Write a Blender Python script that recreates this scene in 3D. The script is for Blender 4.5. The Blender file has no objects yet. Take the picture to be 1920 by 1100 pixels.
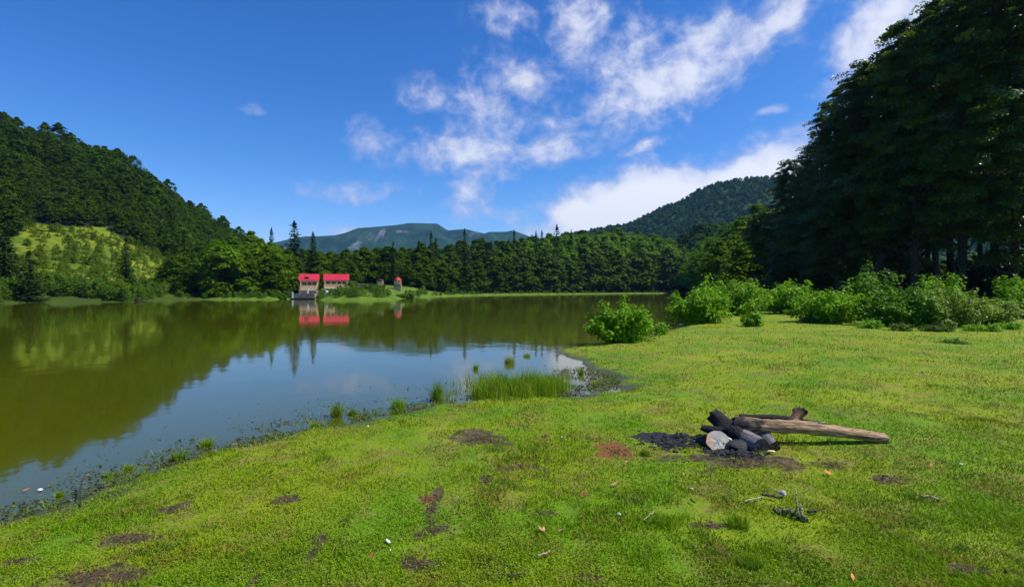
import bpy, math
import numpy as np
from mathutils import Vector
RNG = np.random.default_rng(7)
sc = bpy.context.scene
R = math.radians
F, U0, V0, CAMZ = 960.0, 960.0, 541.0, 2.0      # focal length and horizon of the photograph (1920 px wide), eye height over the water

# ------------------------------------------------------------------ camera
cam = bpy.data.cameras.new('camera'); camo = bpy.data.objects.new('camera', cam)
sc.collection.objects.link(camo); sc.camera = camo
cam.sensor_width = 36; cam.lens = 36 * F / 1920
cam.shift_y = -9 / 1920
cam.clip_start = 0.1; cam.clip_end = 20000
camo.location = (0, 0, CAMZ); camo.rotation_euler = (R(90), 0, 0)

# ------------------------------------------------------------------ light
SUN_EL, SUN_AZ = R(56), R(97)       # azimuth clockwise from +Y (straight ahead)
sun = bpy.data.lights.new('sun', 'SUN'); suno = bpy.data.objects.new('sun', sun)
sc.collection.objects.link(suno)
sun.energy = 5.0; sun.angle = R(0.53); sun.color = (1.0, 0.94, 0.82)
sd = Vector((math.sin(SUN_AZ) * math.cos(SUN_EL), math.cos(SUN_AZ) * math.cos(SUN_EL), math.sin(SUN_EL)))
suno.rotation_euler = (-sd).to_track_quat('-Z', 'Y').to_euler()

class NT:
    def __init__(s, tree): s.t = tree; s.n = tree.nodes; s.l = tree.links; s.n.clear()
    def node(s, typ, **kw):
        n = s.n.new(typ)
        for k, v in kw.items():
            if k.startswith('i_'): n.inputs[k[2:].replace('_', ' ')].default_value = v
            else: setattr(n, k, v)
        return n
    def link(s, a, b): s.l.new(a, b)
    def setin(s, sock, v):
        if hasattr(v, 'is_linked') or hasattr(v, 'links'): s.l.new(v, sock)
        else: sock.default_value = v
    def math(s, op, a, b=None, c=None, clamp=False):
        n = s.n.new('ShaderNodeMath'); n.operation = op; n.use_clamp = clamp
        s.setin(n.inputs[0], a)
        if b is not None: s.setin(n.inputs[1], b)
        if c is not None: s.setin(n.inputs[2], c)
        return n.outputs[0]
    def mix(s, f, a, b, typ='MIX'):
        n = s.n.new('ShaderNodeMix'); n.data_type = 'RGBA'; n.blend_type = typ
        s.setin(n.inputs[0], f)
        s.setin(n.inputs[6], a if not isinstance(a, tuple) else (*a[:3], 1))
        s.setin(n.inputs[7], b if not isinstance(b, tuple) else (*b[:3], 1))
        return n.outputs[2]
    def noise(s, vec, scale, detail=4, rough=.55, dist=0.0):
        n = s.n.new('ShaderNodeTexNoise')
        if vec is not None: s.link(vec, n.inputs['Vector'])
        n.inputs['Scale'].default_value = scale; n.inputs['Detail'].default_value = detail
        n.inputs['Roughness'].default_value = rough; n.inputs['Distortion'].default_value = dist
        return n.outputs['Fac']
    def ramp(s, f, lo, hi, a=0.0, b=1.0, smooth=True):
        n = s.n.new('ShaderNodeMapRange'); n.interpolation_type = 'SMOOTHSTEP' if smooth else 'LINEAR'
        s.setin(n.inputs[0], f); s.setin(n.inputs[1], lo); s.setin(n.inputs[2], hi)
        s.setin(n.inputs[3], a); s.setin(n.inputs[4], b)
        return n.outputs[0]

# ------------------------------------------------------------------ world: daylight sky with broken cloud
world = bpy.data.worlds.new('World'); sc.world = world; world.use_nodes = True
w = NT(world.node_tree)
sky = w.node('ShaderNodeTexSky'); sky.sky_type = 'NISHITA'; sky.sun_disc = False
sky.sun_elevation = SUN_EL; sky.sun_rotation = SUN_AZ
sky.altitude = 1200; sky.air_density = 1.0; sky.dust_density = 0.25; sky.ozone_density = 3.0
SKY_STRENGTH = 0.115
sr = w.node('ShaderNodeSeparateColor'); w.link(sky.outputs[0], sr.inputs[0])      # a clearer, deeper blue than the stock air
cr_ = w.node('ShaderNodeCombineColor')
ch_ = [w.math('MULTIPLY', w.math('POWER', sr.outputs[k], gg), kk) for k, (kk, gg) in enumerate(((.26, 1.9), (.61, 1.3), (1.30, 1.0)))]
w.link(w.math('MINIMUM', ch_[0], w.math('MULTIPLY', ch_[2], .42)), cr_.inputs[0]); w.link(w.math('MINIMUM', ch_[1], w.math('MULTIPLY', ch_[2], .66)), cr_.inputs[1]); w.link(ch_[2], cr_.inputs[2])
tc = w.node('ShaderNodeTexCoord'); sep = w.node('ShaderNodeSeparateXYZ'); w.link(tc.outputs['Generated'], sep.inputs[0])
X, Y, Z = sep.outputs
az = w.math('ARCTAN2', X, Y)
el = w.math('ARCSINE', Z)
def azel(u, v):
    x = (u - U0) / F; z = (V0 - v) / F
    return math.atan2(x, 1), math.atan2(z, math.hypot(x, 1))
comb = w.node('ShaderNodeCombineXYZ'); w.link(az, comb.inputs[0]); w.link(el, comb.inputs[1])
wn = w.node('ShaderNodeTexNoise'); w.link(comb.outputs[0], wn.inputs['Vector']); wn.inputs['Scale'].default_value = 5; wn.inputs['Detail'].default_value = 3
va = w.node('ShaderNodeVectorMath', operation='SUBTRACT'); w.link(wn.outputs['Color'], va.inputs[0]); va.inputs[1].default_value = (.5, .5, .5)
vs = w.node('ShaderNodeVectorMath', operation='SCALE'); w.link(va.outputs[0], vs.inputs[0]); vs.inputs['Scale'].default_value = .07
vw = w.node('ShaderNodeVectorMath', operation='ADD'); w.link(comb.outputs[0], vw.inputs[0]); w.link(vs.outputs[0], vw.inputs[1])
ws = w.node('ShaderNodeSeparateXYZ'); w.link(vw.outputs[0], ws.inputs[0])
wa, we = ws.outputs[0], ws.outputs[1]
CLOUDS = [  # u, v, half width, half height, tilt (deg, up to the right), weight
    (955, 38, 70, 36, 0, .62), (1085, 55, 70, 75, -60, .8), (1200, 45, 34, 50, 90, .62), (1150, -60, 300, 50, 0, .6),
    (1260, 140, 190, 66, 18, .95), (1180, 100, 90, 50, 20, .7), (1440, 50, 150, 50, 28, .8), (1650, 60, 150, 60, 38, 1.0), (1760, 0, 120, 60, 20, .9),
    (985, 158, 46, 40, 0, .8), (810, 178, 75, 40, 10, .5), (905, 215, 120, 90, 10, .60), (890, 290, 120, 42, 0, .80),
    (878, 365, 34, 66, -18, .75), (1060, 268, 140, 36, 18, .7), (1130, 205, 120, 60, 20, .62),
    (682, 268, 50, 32, -35, .6), (665, 362, 110, 20, 0, .55), (1210, 385, 170, 52, 8, 1.5), (1390, 335, 150, 44, 12, 1.3), (1090, 405, 70, 34, 0, 1.4), (1150, 440, 160, 30, 0, 1.3),
    (640, 440, 90, 20, 5, .55), (1455, 212, 34, 10, 8, .55), (1200, 282, 60, 14, 15, .55), (480, 220, 30, 14, 0, .42), (940, 400, 110, 18, -8, .5),
    (2100, 120, 260, 120, 25, .9), (2500, 330, 400, 60, 5, .8), (-500, 250, 300, 60, 0, .6),
]
mask = None
for (u, v, ru, rv, tilt, wt) in CLOUDS:
    a0, e0 = azel(u, v)
    a1, _ = azel(u + ru, v); ra = abs(a1 - a0) * 1.18; _, e1 = azel(u, v - rv); re = abs(e1 - e0) * 1.22
    c, s_ = math.cos(R(tilt)), math.sin(R(tilt))
    dx = w.math('SUBTRACT', wa, a0); dy = w.math('SUBTRACT', we, e0)
    p = w.math('ADD', w.math('MULTIPLY', dx, c / ra), w.math('MULTIPLY', dy, s_ / ra))
    q = w.math('ADD', w.math('MULTIPLY', dx, -s_ / re), w.math('MULTIPLY', dy, c / re))
    g = w.math('ADD', w.math('MULTIPLY', p, p), w.math('MULTIPLY', q, q))
    g = w.math('MULTIPLY', w.math('EXPONENT', w.math('MULTIPLY', g, -1.0)), wt)
    mask = g if mask is None else w.math('MAXIMUM', mask, g)
mp = w.node('ShaderNodeMapping'); w.link(vw.outputs[0], mp.inputs[0]); mp.inputs['Scale'].default_value = (1, 1.25, 1); mp.inputs['Rotation'].default_value = (0, 0, R(-12))
n1 = w.noise(mp.outputs[0], 11, 8, .58, .1)
n2 = w.noise(mp.outputs[0], 34, 6, .60, .05)
vo = w.node('ShaderNodeTexVoronoi'); vo.feature = 'SMOOTH_F1'; vo.inputs['Scale'].default_value = 17; vo.inputs['Smoothness'].default_value = .8
vd = w.node('ShaderNodeVectorMath', operation='SCALE'); w.link(va.outputs[0], vd.inputs[0]); vd.inputs['Scale'].default_value = .10
vp = w.node('ShaderNodeVectorMath', operation='ADD'); w.link(mp.outputs[0], vp.inputs[0]); w.link(vd.outputs[0], vp.inputs[1]); w.link(vp.outputs[0], vo.inputs['Vector'])
puff = w.math('SUBTRACT', .92, w.math('MULTIPLY', vo.outputs['Distance'], 1.1))
nn = w.math('ADD', w.math('ADD', w.math('MULTIPLY', n1, .36), w.math('MULTIPLY', n2, .46)), w.math('MULTIPLY', puff, .18))
dens = w.math('ADD', w.math('MULTIPLY', mask, 1.25), w.math('MULTIPLY', w.math('SUBTRACT', nn, .5), 2.7))
cl = w.ramp(dens, .12, 1.10)
cl = w.math('MULTIPLY', cl, w.ramp(mask, .05, .3))
cl = w.math('MULTIPLY', cl, w.ramp(mask, .8, 1.2, .80, .96))
n3 = w.noise(mp.outputs[0], 16, 6, .6)
CLOUD = 0.92
cc = w.mix(w.ramp(w.math('ADD', dens, w.math('MULTIPLY', n3, .6)), .7, 1.7), (.52, .56, .80), (.90, .92, .99))
cs = w.node('ShaderNodeVectorMath', operation='SCALE'); w.link(cc, cs.inputs[0]); cs.inputs['Scale'].default_value = CLOUD / SKY_STRENGTH
skyc = w.mix(cl, cr_.outputs[0], cs.outputs[0])
bg = w.node('ShaderNodeBackground'); w.link(skyc, bg.inputs[0]); bg.inputs[1].default_value = SKY_STRENGTH
wo = w.node('ShaderNodeOutputWorld'); w.link(bg.outputs[0], wo.inputs[0])

sc.view_settings.view_transform = 'Standard'; sc.view_settings.look = 'None'
sc.view_settings.exposure = 0.2; sc.view_settings.gamma = 1
sc.render.engine = 'CYCLES'
sc.cycles.use_adaptive_sampling = True; sc.cycles.adaptive_threshold = 0.02
sc.cycles.max_bounces = 6; sc.cycles.transparent_max_bounces = 8; sc.cycles.diffuse_bounces = 3; sc.cycles.glossy_bounces = 3
sc.cycles.transmission_bounces = 3; sc.cycles.volume_bounces = 0
sc.cycles.caustics_reflective = False; sc.cycles.caustics_refractive = False
sc.cycles.use_denoising = True
sc.cycles.sample_clamp_indirect = 4

# ------------------------------------------------------------------ helpers
def P(u, v, z):                       # point at height z that the photograph shows at pixel u, v
    y = (CAMZ - z) * F / (v - V0)
    return np.array([(u - U0) / F * y, y, z])
def Pd(u, v, y):                      # point at depth y
    return np.array([(u - U0) / F * y, y, CAMZ - (v - V0) / F * y])

def hash2(ix, iy, seed):
    h = (ix.astype(np.int64) * 374761393 + iy.astype(np.int64) * 668265263 + seed * 2147483647) & 0xffffffff
    h = ((h ^ (h >> 13)) * 1274126177) & 0xffffffff
    return ((h ^ (h >> 16)) & 0xffff) / 65535.0
def vnoise(x, y, s, seed=0):
    x = x / s; y = y / s
    ix = np.floor(x); iy = np.floor(y); fx = x - ix; fy = y - iy
    fx = fx * fx * (3 - 2 * fx); fy = fy * fy * (3 - 2 * fy)
    a = hash2(ix, iy, seed); b = hash2(ix + 1, iy, seed); c = hash2(ix, iy + 1, seed); d = hash2(ix + 1, iy + 1, seed)
    return (a * (1 - fx) + b * fx) * (1 - fy) + (c * (1 - fx) + d * fx) * fy - .5
def fbm(x, y, s, o=4, seed=0):
    r = 0; a = 1
    for k in range(o):
        r = r + a * vnoise(x, y, s, seed + k); s = s / 2.03; a *= .5
    return r
def sstep(x, a, b):
    t = np.clip((x - a) / (b - a), 0, 1); return t * t * (3 - 2 * t)

def mk_mesh(name, V, Fc, mats, attrs=None, midx=None, smooth=False):
    """V (n,3); Fc (m,k) array of quads or tris; attrs {name: per-vertex floats}"""
    me = bpy.data.meshes.new(name)
    V = np.ascontiguousarray(V, dtype=np.float32); Fc = np.ascontiguousarray(Fc, dtype=np.int32)
    n, (m, k) = len(V), Fc.shape
    me.vertices.add(n); me.vertices.foreach_set('co', V.ravel())
    me.loops.add(m * k); me.loops.foreach_set('vertex_index', Fc.ravel())
    me.polygons.add(m); me.polygons.foreach_set('loop_start', np.arange(0, m * k, k, dtype=np.int32))
    if midx is not None: me.polygons.foreach_set('material_index', np.asarray(midx, dtype=np.int32))
    me.polygons.foreach_set('use_smooth', np.full(m, smooth))
    for a, v in (attrs or {}).items():
        at = me.attributes.new(a, 'FLOAT', 'POINT'); at.data.foreach_set('value', np.ascontiguousarray(v, dtype=np.float32))
    for mt in (mats if isinstance(mats, (list, tuple)) else [mats]): me.materials.append(mt)
    me.update(calc_edges=True)
    return me
def link(name, data, parent=None, loc=(0, 0, 0), rot=(0, 0, 0), scale=1.0):
    o = bpy.data.objects.new(name, data); sc.collection.objects.link(o)
    o.location = loc; o.rotation_euler = rot
    o.scale = (scale,) * 3 if np.isscalar(scale) else scale
    if parent is not None: o.parent = parent
    return o
def tag(o, label=None, cat=None, group=None, kind=None):
    if label: o['label'] = label
    if cat: o['category'] = cat
    if group: o['group'] = group
    if kind: o['kind'] = kind
    return o
def thing(name, label, cat, loc=(0, 0, 0), rz=0, group=None, scale=1.0):
    return tag(link(name, None, None, loc, (0, 0, rz), scale), label, cat, group)

def unit(v): return v / np.maximum(np.linalg.norm(v, axis=1, keepdims=True), 1e-9)
def cards(C, N, L, W, rng, T=None):
    """rhombic leaf cards: centres, normals, half length, half width"""
    n = len(C)
    if T is None: T = rng.normal(size=(n, 3))
    T = unit(T - (T * N).sum(1, keepdims=True) * N); B = np.cross(N, T)
    L = np.broadcast_to(np.asarray(L, float).reshape(-1, 1), (n, 1)); W = np.broadcast_to(np.asarray(W, float).reshape(-1, 1), (n, 1))
    V = np.stack([C + T * L, C + B * W - N * W * .3, C - T * L, C - B * W - N * W * .3], 1).reshape(-1, 3)
    Fc = np.arange(4 * n).reshape(n, 4)
    return V, Fc
def tube(path, rad, sides=8, noise=0.0, seed=0, caps=True, squash=None):
    """swept irregular tube; returns V, quads (caps as degenerate-free fans of quads are avoided: cap by shrinking ring)"""
    path = np.asarray(path, float); rad = np.asarray(rad, float); n = len(path)
    if caps:
        path = np.vstack([path[:1], path, path[-1:]]); rad = np.concatenate([[rad[0] * .02], rad, [rad[-1] * .02]]); n += 2
    tg = np.gradient(path, axis=0); 
    tg[np.linalg.norm(tg, axis=1) < 1e-9] = tg[1 if n > 2 else 0]
    tg = unit(tg); rg = np.random.default_rng(seed)
    ref = np.array([0, 0, 1.0]) if abs(tg[:, 2]).mean() < .8 else np.array([1.0, 0, 0])
    a = unit(np.cross(tg, ref)); b = np.cross(tg, a)
    th = np.linspace(0, 2 * math.pi, sides, endpoint=False)
    jit = 1 + noise * rg.normal(size=(n, sides)) * .5 + noise * rg.normal(size=(1, sides))
    if caps: jit[0] = jit[1]; jit[-1] = jit[-2]
    V = path[:, None] + (a[:, None] * np.cos(th)[None, :, None] + b[:, None] * np.sin(th)[None, :, None]) * (rad[:, None] * jit)[..., None]
    V = V.reshape(-1, 3)
    i = np.arange(n - 1)[:, None] * sides; j = np.arange(sides)[None]; j2 = (j + 1) % sides
    Fc = np.stack([i + j, i + j2, i + sides + j2, i + sides + j], -1).reshape(-1, 4)
    return V, Fc
class MB:
    def __init__(s): s.V = []; s.F = []; s.A = []; s.n = 0
    def add(s, V, Fc, t=0.5):
        s.V.append(V); s.F.append(Fc + s.n); s.n += len(V)
        s.A.append(np.full(len(V), t) if np.isscalar(t) else t); return s
    def box(s, x0, x1, y0, y1, z0, z1, t=.5):
        V = np.array([(x, y, z) for z in (z0, z1) for y in (y0, y1) for x in (x0, x1)], float)
        Fc = np.array([(0, 2, 3, 1), (4, 5, 7, 6), (0, 1, 5, 4), (2, 6, 7, 3), (0, 4, 6, 2), (1, 3, 7, 5)])
        return s.add(V, Fc, t)
    def mesh(s, name, mat, smooth=False):
        return mk_mesh(name, np.vstack(s.V), np.vstack(s.F), mat, {'tint': np.concatenate(s.A)}, smooth=smooth)

# ------------------------------------------------------------------ materials
def mat(name):
    m = bpy.data.materials.new(name); m.use_nodes = True; return m, NT(m.node_tree)
def out(t, sh, disp=None):
    o = t.node('ShaderNodeOutputMaterial'); t.link(sh, o.inputs[0])
def principled(t, col, rough=.7, spec=.3, normal=None, **kw):
    p = t.node('ShaderNodeBsdfPrincipled')
    t.setin(p.inputs['Base Color'], col if not isinstance(col, tuple) else (*col[:3], 1))
    t.setin(p.inputs['Roughness'], rough); p.inputs['Specular IOR Level'].default_value = spec
    for k, v in kw.items(): p.inputs[k].default_value = v
    if normal is not None: t.link(normal, p.inputs['Normal'])
    return p.outputs[0]
def bump(t, h, strength=.5, dist=.02):
    b = t.node('ShaderNodeBump'); b.inputs['Strength'].default_value = strength; b.inputs['Distance'].default_value = dist
    t.link(h, b.inputs['Height']); return b.outputs[0]
def attr(t, name):
    a = t.node('ShaderNodeAttribute'); a.attribute_name = name; return a.outputs['Fac']
def geo(t): return t.node('ShaderNodeNewGeometry').outputs['Position']

def leaf_mat(name, dark, light, transl=.3, spec=.25, rough=.5, objvar=.35, rare=None):
    m, t = mat(name)
    ti = attr(t, 'tint')
    oi = t.node('ShaderNodeObjectInfo').outputs['Random']
    f = t.math('ADD', ti, t.math('MULTIPLY', t.math('SUBTRACT', oi, .5), objvar), clamp=True)
    col = t.mix(f, dark, light)
    if rare:
        col = t.mix(t.ramp(ti, .95, .99), col, rare)
    p = principled(t, col, rough, spec)
    tr = t.node('ShaderNodeBsdfTranslucent')
    t.link(t.mix(.45, col, (light[0] * 1.3, light[1] * 1.25, light[2] * .6)), tr.inputs[0])
    mx = t.node('ShaderNodeMixShader'); mx.inputs[0].default_value = transl
    t.link(p, mx.inputs[1]); t.link(tr.outputs[0], mx.inputs[2]); out(t, mx.outputs[0]); return m
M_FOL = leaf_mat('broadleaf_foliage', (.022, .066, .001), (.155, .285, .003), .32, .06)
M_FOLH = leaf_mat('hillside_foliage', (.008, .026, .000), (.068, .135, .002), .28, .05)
M_FOLD = leaf_mat('near_tree_foliage', (.012, .038, .002), (.085, .165, .005), .42, .55, .34)
M_CON = leaf_mat('conifer_needles', (.008, .024, .005), (.030, .062, .010), .08, .06, .7)
M_BUSH = leaf_mat('bush_leaves', (.060, .165, .003), (.26, .50, .006), .34, .18, .5, .1, rare=(.55, .62, .42))
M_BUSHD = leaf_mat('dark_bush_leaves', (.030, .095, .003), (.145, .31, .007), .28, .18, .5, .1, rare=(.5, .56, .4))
M_BRAM = leaf_mat('bramble_leaves', (.07, .16, .006), (.25, .37, .018), .3, .3, .5, .1)
M_HILLV = leaf_mat('hill_foliage', (.014, .055, .006), (.06, .16, .012), .2, .03)
M_MEAD = leaf_mat('meadow_growth', (.045, .105, .005), (.14, .215, .008), .25, .1)
M_FERN = leaf_mat('bank_growth', (.035, .09, .008), (.11, .21, .012), .25, .1)

def simple(name, col, rough=.7, spec=.3, var=.25, scale=8, bmp=.3, bd=.01, metal=0):
    m, t = mat(name); g = t.node('ShaderNodeTexCoord').outputs['Object']
    n = t.noise(g, scale, 5)
    dk = tuple(c * (1 - var) for c in col); lt = tuple(min(1, c * (1 + var)) for c in col)
    c = t.mix(t.ramp(n, .3, .7), dk, lt)
    out(t, principled(t, c, rough, spec, bump(t, t.noise(g, scale * 3, 4), bmp, bd), Metallic=metal)); return m

M_BARK = simple('bark', (.055, .045, .035), .9, .1, .4, 6, .8, .03)
# terrain
def terrain_mat():
    m, t = mat('grass_ground'); g = geo(t)
    big = t.noise(g, .55, 4, .6); mid = t.noise(g, 2.3, 5, .65); fine = t.noise(g, 14, 5, .7); vf = t.noise(g, 60, 3, .7)
    c = t.mix(t.ramp(big, .35, .65), (.105, .22, .003), (.215, .265, .004))
    c = t.mix(t.math('MULTIPLY', t.ramp(mid, .46, .64), .7), c, (.20, .165, .04))
    c = t.mix(t.math('MULTIPLY', t.ramp(fine, .50, .66), .28), c, (.07, .13, .006))
    c = t.mix(t.math('MULTIPLY', t.ramp(vf, .55, .7), .35), c, (.28, .33, .03))
    # worn earth showing through
    worn = t.math('MULTIPLY', t.ramp(t.noise(g, 1.7, 6, .72), .56, .67), t.ramp(fine, .38, .55))
    mud = t.mix(t.ramp(t.noise(g, 9, 6, .75), .38, .62), (.030, .022, .012), (.125, .090, .045))
    c = t.mix(t.math('MULTIPLY', worn, .8), c, mud)
    bare = attr(t, 'bare'); bn = t.math('ADD', bare, t.math('MULTIPLY', t.math('SUBTRACT', fine, .5), 1.1))
    c = t.mix(t.math('MULTIPLY', t.ramp(bn, .32, .66), .95), c, mud)
    red = attr(t, 'red'); rn = t.math('ADD', red, t.math('MULTIPLY', t.math('SUBTRACT', fine, .5), 1.0))
    c = t.mix(t.ramp(rn, .42, .65), c, t.mix(t.ramp(vf, .35, .65), (.13, .045, .015), (.25, .11, .035)))
    ash = attr(t, 'ash'); an = t.math('ADD', ash, t.math('MULTIPLY', t.math('SUBTRACT', fine, .5), .8))
    c = t.mix(t.ramp(an, .42, .58), c, t.mix(t.ramp(vf, .4, .65), (.006, .006, .008), (.05, .05, .055)))
    # wet margin
    wet = attr(t, 'wet')
    c = t.mix(wet, c, t.mix(t.ramp(mid, .45, .6), (.05, .045, .022), (.075, .085, .018)))
    # far banks, meadow on the hill, forest floor
    far = attr(t, 'far'); fn = t.noise(g, .09, 5, .65); fn2 = t.noise(g, .6, 4, .7)
    cf = t.mix(t.ramp(fn2, .35, .65), (.060, .125, .008), (.125, .200, .012))
    sx = t.node('ShaderNodeSeparateXYZ'); t.link(g, sx.inputs[0])
    cf = t.mix(t.ramp(sx.outputs[0], -62, -50, 1, 0), cf, t.mix(fn2, (.020, .045, .004), (.06, .10, .008)))      # ranker growth on the left bank
    c = t.mix(far, c, cf)
    mead = attr(t, 'mead')
    cm = t.mix(t.ramp(fn, .4, .6), (.075, .140, .006), (.175, .215, .010))
    cm = t.mix(t.math('MULTIPLY', t.ramp(fn2, .45, .7), .6), cm, (.03, .055, .006))
    c = t.mix(mead, c, cm)
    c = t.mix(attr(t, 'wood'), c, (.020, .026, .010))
    rough = t.ramp(wet, 0, 1, .85, .35)
    h = t.math('ADD', t.math('MULTIPLY', fine, 1.0), t.math('MULTIPLY', vf, .5))
    out(t, principled(t, c, rough, .2, bump(t, h, .7, .025))); return m
M_TER = terrain_mat()

def water_mat():
    m, t = mat('lake_water'); g = geo(t)
    mp = t.node('ShaderNodeMapping'); t.link(g, mp.inputs[0]); mp.inputs['Scale'].default_value = (1, 1, 1)
    n = t.noise(mp.outputs[0], 1.3, 3, .5); n2 = t.noise(mp.outputs[0], .16, 3, .5)
    n4 = t.noise(mp.outputs[0], 7, 2, .5)
    patch = t.ramp(t.noise(g, .05, 3), .4, .65, .35, 1.0)
    h = t.math('ADD', t.math('MULTIPLY', n, patch), t.math('ADD', t.math('MULTIPLY', n2, 2.0), t.math('MULTIPLY', n4, .06)))
    b = t.node('ShaderNodeBump'); b.inputs['Strength'].default_value = .022; b.inputs['Distance'].default_value = .25; t.link(h, b.inputs['Height'])
    c = t.mix(t.ramp(t.noise(g, .07, 4, .6), .35, .65), (.056, .066, .0), (.078, .086, .0))
    out(t, principled(t, c, .045, .5, b.outputs[0], IOR=1.6)); return m
M_WATER = water_mat()

# ------------------------------------------------------------------ the lake outline and the ground heights
SH_PIX = [(-900, 568.5), (-420, 569), (-200, 568), (0, 568.5), (60, 566), (150, 565.5), (240, 566), (310, 561.5), (400, 561.5), (500, 561.5), (545, 560.5),
          (592, 560.5), (599, 563), (680, 563), (740, 561.5), (790, 557), (860, 554.5), (960, 552.5), (1060, 551.5), (1160, 550.5), (1250, 549.8), (1300, 549.6)]
near = [(1310, 556), (1306, 563), (1296, 580), (1288, 600), (1268, 616), (1235, 624), (1170, 640), (1110, 646), (1085, 653), (1050, 659), (1075, 672), (1105, 688),
        (1150, 704), (1166, 718), (1140, 733), (1085, 741), (1010, 745), (930, 752), (850, 763), (790, 770), (715, 780), (640, 799), (560, 815), (480, 834),
        (400, 852), (330, 872), (262, 897), (170, 930), (90, 957), (0, 985), (-120, 1025), (-330, 1075)]
LAKE = np.array([P(u, v, 0.0)[:2] for u, v in SH_PIX + near] + [(-9, 2.4), (-20, -4), (-60, -14), (-140, 10)])
def lake_sd(x, y):
    """signed distance to the lake, positive on land"""
    p = np.stack([x, y], -1); n = len(LAKE)
    d = np.full(x.shape, 1e9); inside = np.zeros(x.shape, bool)
    for i in range(n):
        a = LAKE[i]; b = LAKE[(i + 1) % n]; ab = b - a
        t = np.clip(((p - a) @ ab) / (ab @ ab), 0, 1)
        q = p - a - t[..., None] * ab
        d = np.minimum(d, np.hypot(q[..., 0], q[..., 1]))
        cond = (a[1] > p[..., 1]) != (b[1] > p[..., 1])
        xi = (b[0] - a[0]) * (p[..., 1] - a[1]) / (b[1] - a[1] + 1e-12) + a[0]
        inside ^= cond & (p[..., 0] < xi)
    return np.where(inside, -d, d)
def ang_of(u): return math.atan((u - U0) / F)
HL_U = [-1400, -500, -200, 0, 36, 109, 164, 211, 251, 295, 327, 358, 385, 422, 442, 460, 500, 560, 620]
HL_V = [300, 160, 175, 216, 244, 265, 288, 302, 323, 350, 375, 392, 409, 431, 447, 462, 490, 520, 541]
HL_A = [ang_of(u) for u in HL_U]
HL_T = [(V0 - v) / F * math.cos(ang_of(u)) for u, v in zip(HL_U, HL_V)]
HL_R = [260, 240, 250, 265] + [258] * 15
HL_S = list(np.interp(HL_U, [-1400, 0, 100, 200, 300, 400, 460, 520], [95, 97, 94, 94, 105, 118, 125, 130]))
def height(x, y, sdv=None):
    d = lake_sd(x, y) if sdv is None else sdv
    r = np.hypot(x, y); a = np.arctan2(x, y)
    nearm = 1 - sstep(r, 30, 60)
    d2 = d + nearm * (fbm(x, y, 1.1, 4, 3) * .50 * sstep(r, 3, 9) + fbm(x, y, .35, 3, 9) * .09)
    # marshy corner where water stands among grass
    mx, my = 1.6, 10.6
    marsh = np.exp(-(((x - mx) / 1.7) ** 2 + ((y - my) / 1.9) ** 2))
    z = np.where(d2 > 0, .20 * (1 - np.exp(-d2 / .9)), np.maximum(d2 * .14, -.9))
    z = z + nearm * (fbm(x, y, 2.2, 3, 21) * .05 + fbm(x, y, .25, 3, 31) * .018) * sstep(d2, -.1, .6)
    z = z + marsh * fbm(x, y, .5, 4, 44) * .05
    farm = sstep(y, 40, 70)
    z = z + farm * sstep(d, 0, 1.5) * .25
    # bank and mound that carry the houses
    bank = sstep(a, ang_of(555), ang_of(600)) * (1 - sstep(a, ang_of(760), ang_of(860)))
    z = z + farm * bank * sstep(d, .5, 12) * 1.6
    z = z + farm * np.exp(-((a - ang_of(735)) / .045) ** 2) * sstep(d, 1, 14) * 1.0
    # wooded slope behind the right-hand shore
    rs = np.interp(a, [ang_of(600), ang_of(900), ang_of(1100), ang_of(1300), ang_of(1450), ang_of(2400)], [0, 5, 10, 16, 14, 6])
    z = z + farm * rs * sstep(d, 8, 95)
    # left hill
    T = np.interp(a, HL_A, HL_T); Rr = np.interp(a, HL_A, HL_R); S = np.interp(a, HL_A, HL_S)
    s = sstep(r, S, Rr) * .55 + np.clip((r - S) / (Rr - S), 0, 1) * .45
    hill = np.minimum(r, Rr) * T * s
    hill = hill - np.maximum(r - Rr, 0) * .28
    hill = np.maximum(hill, 0) * (a > -2.2) * (1 - sstep(-a, 1.45, 1.9))
    hill = hill * (1 + fbm(x, y, 60, 3, 77) * .10) * (x < 0)
    return z + hill
# ground sheet: polar grid, finest in front of the camera
angs = np.concatenate([np.arange(-180, -60, 3.0), np.arange(-60, 60, .22), np.arange(60, 180, 3.0)]) * math.pi / 180
rs_ = [0.0]; r = .6
while r < 22: rs_.append(r); r *= 1.0095
while r < 420: rs_.append(r); r *= 1.016
while r < 2900: rs_.append(r); r *= 1.12
rs_ = np.array(rs_); na, nr = len(angs), len(rs_)
AA, RR = np.meshgrid(angs, rs_, indexing='ij'); GX = RR * np.sin(AA); GY = RR * np.cos(AA)
SDV = lake_sd(GX, GY); GZ = height(GX, GY, SDV)
def ell(x, y, u, v, ru, rv, rot=0):
    """ellipse on the lawn, 1 in the middle to 0 outside"""
    c = P(u, v, .2); ex = ru / F * c[1]; y1 = P(u, v - rv, .2)[1]; y2 = P(u, v + rv, .2)[1]; ey = (y1 - y2) / 2
    dx = x - c[0] + fbm(x, y, .45, 3, 201) * ex * 1.1; dy = y - c[1] + fbm(x, y, .45, 3, 207) * ey * 1.1
    cr, sr = math.cos(rot), math.sin(rot); p = (dx * cr + dy * sr) / ex; q = (-dx * sr + dy * cr) / ey
    return np.clip(1.05 - (p * p + q * q) * .62 + fbm(x, y, .16, 3, 215) * .9 * (p * p + q * q < 3.5), 0, 1)
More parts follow.
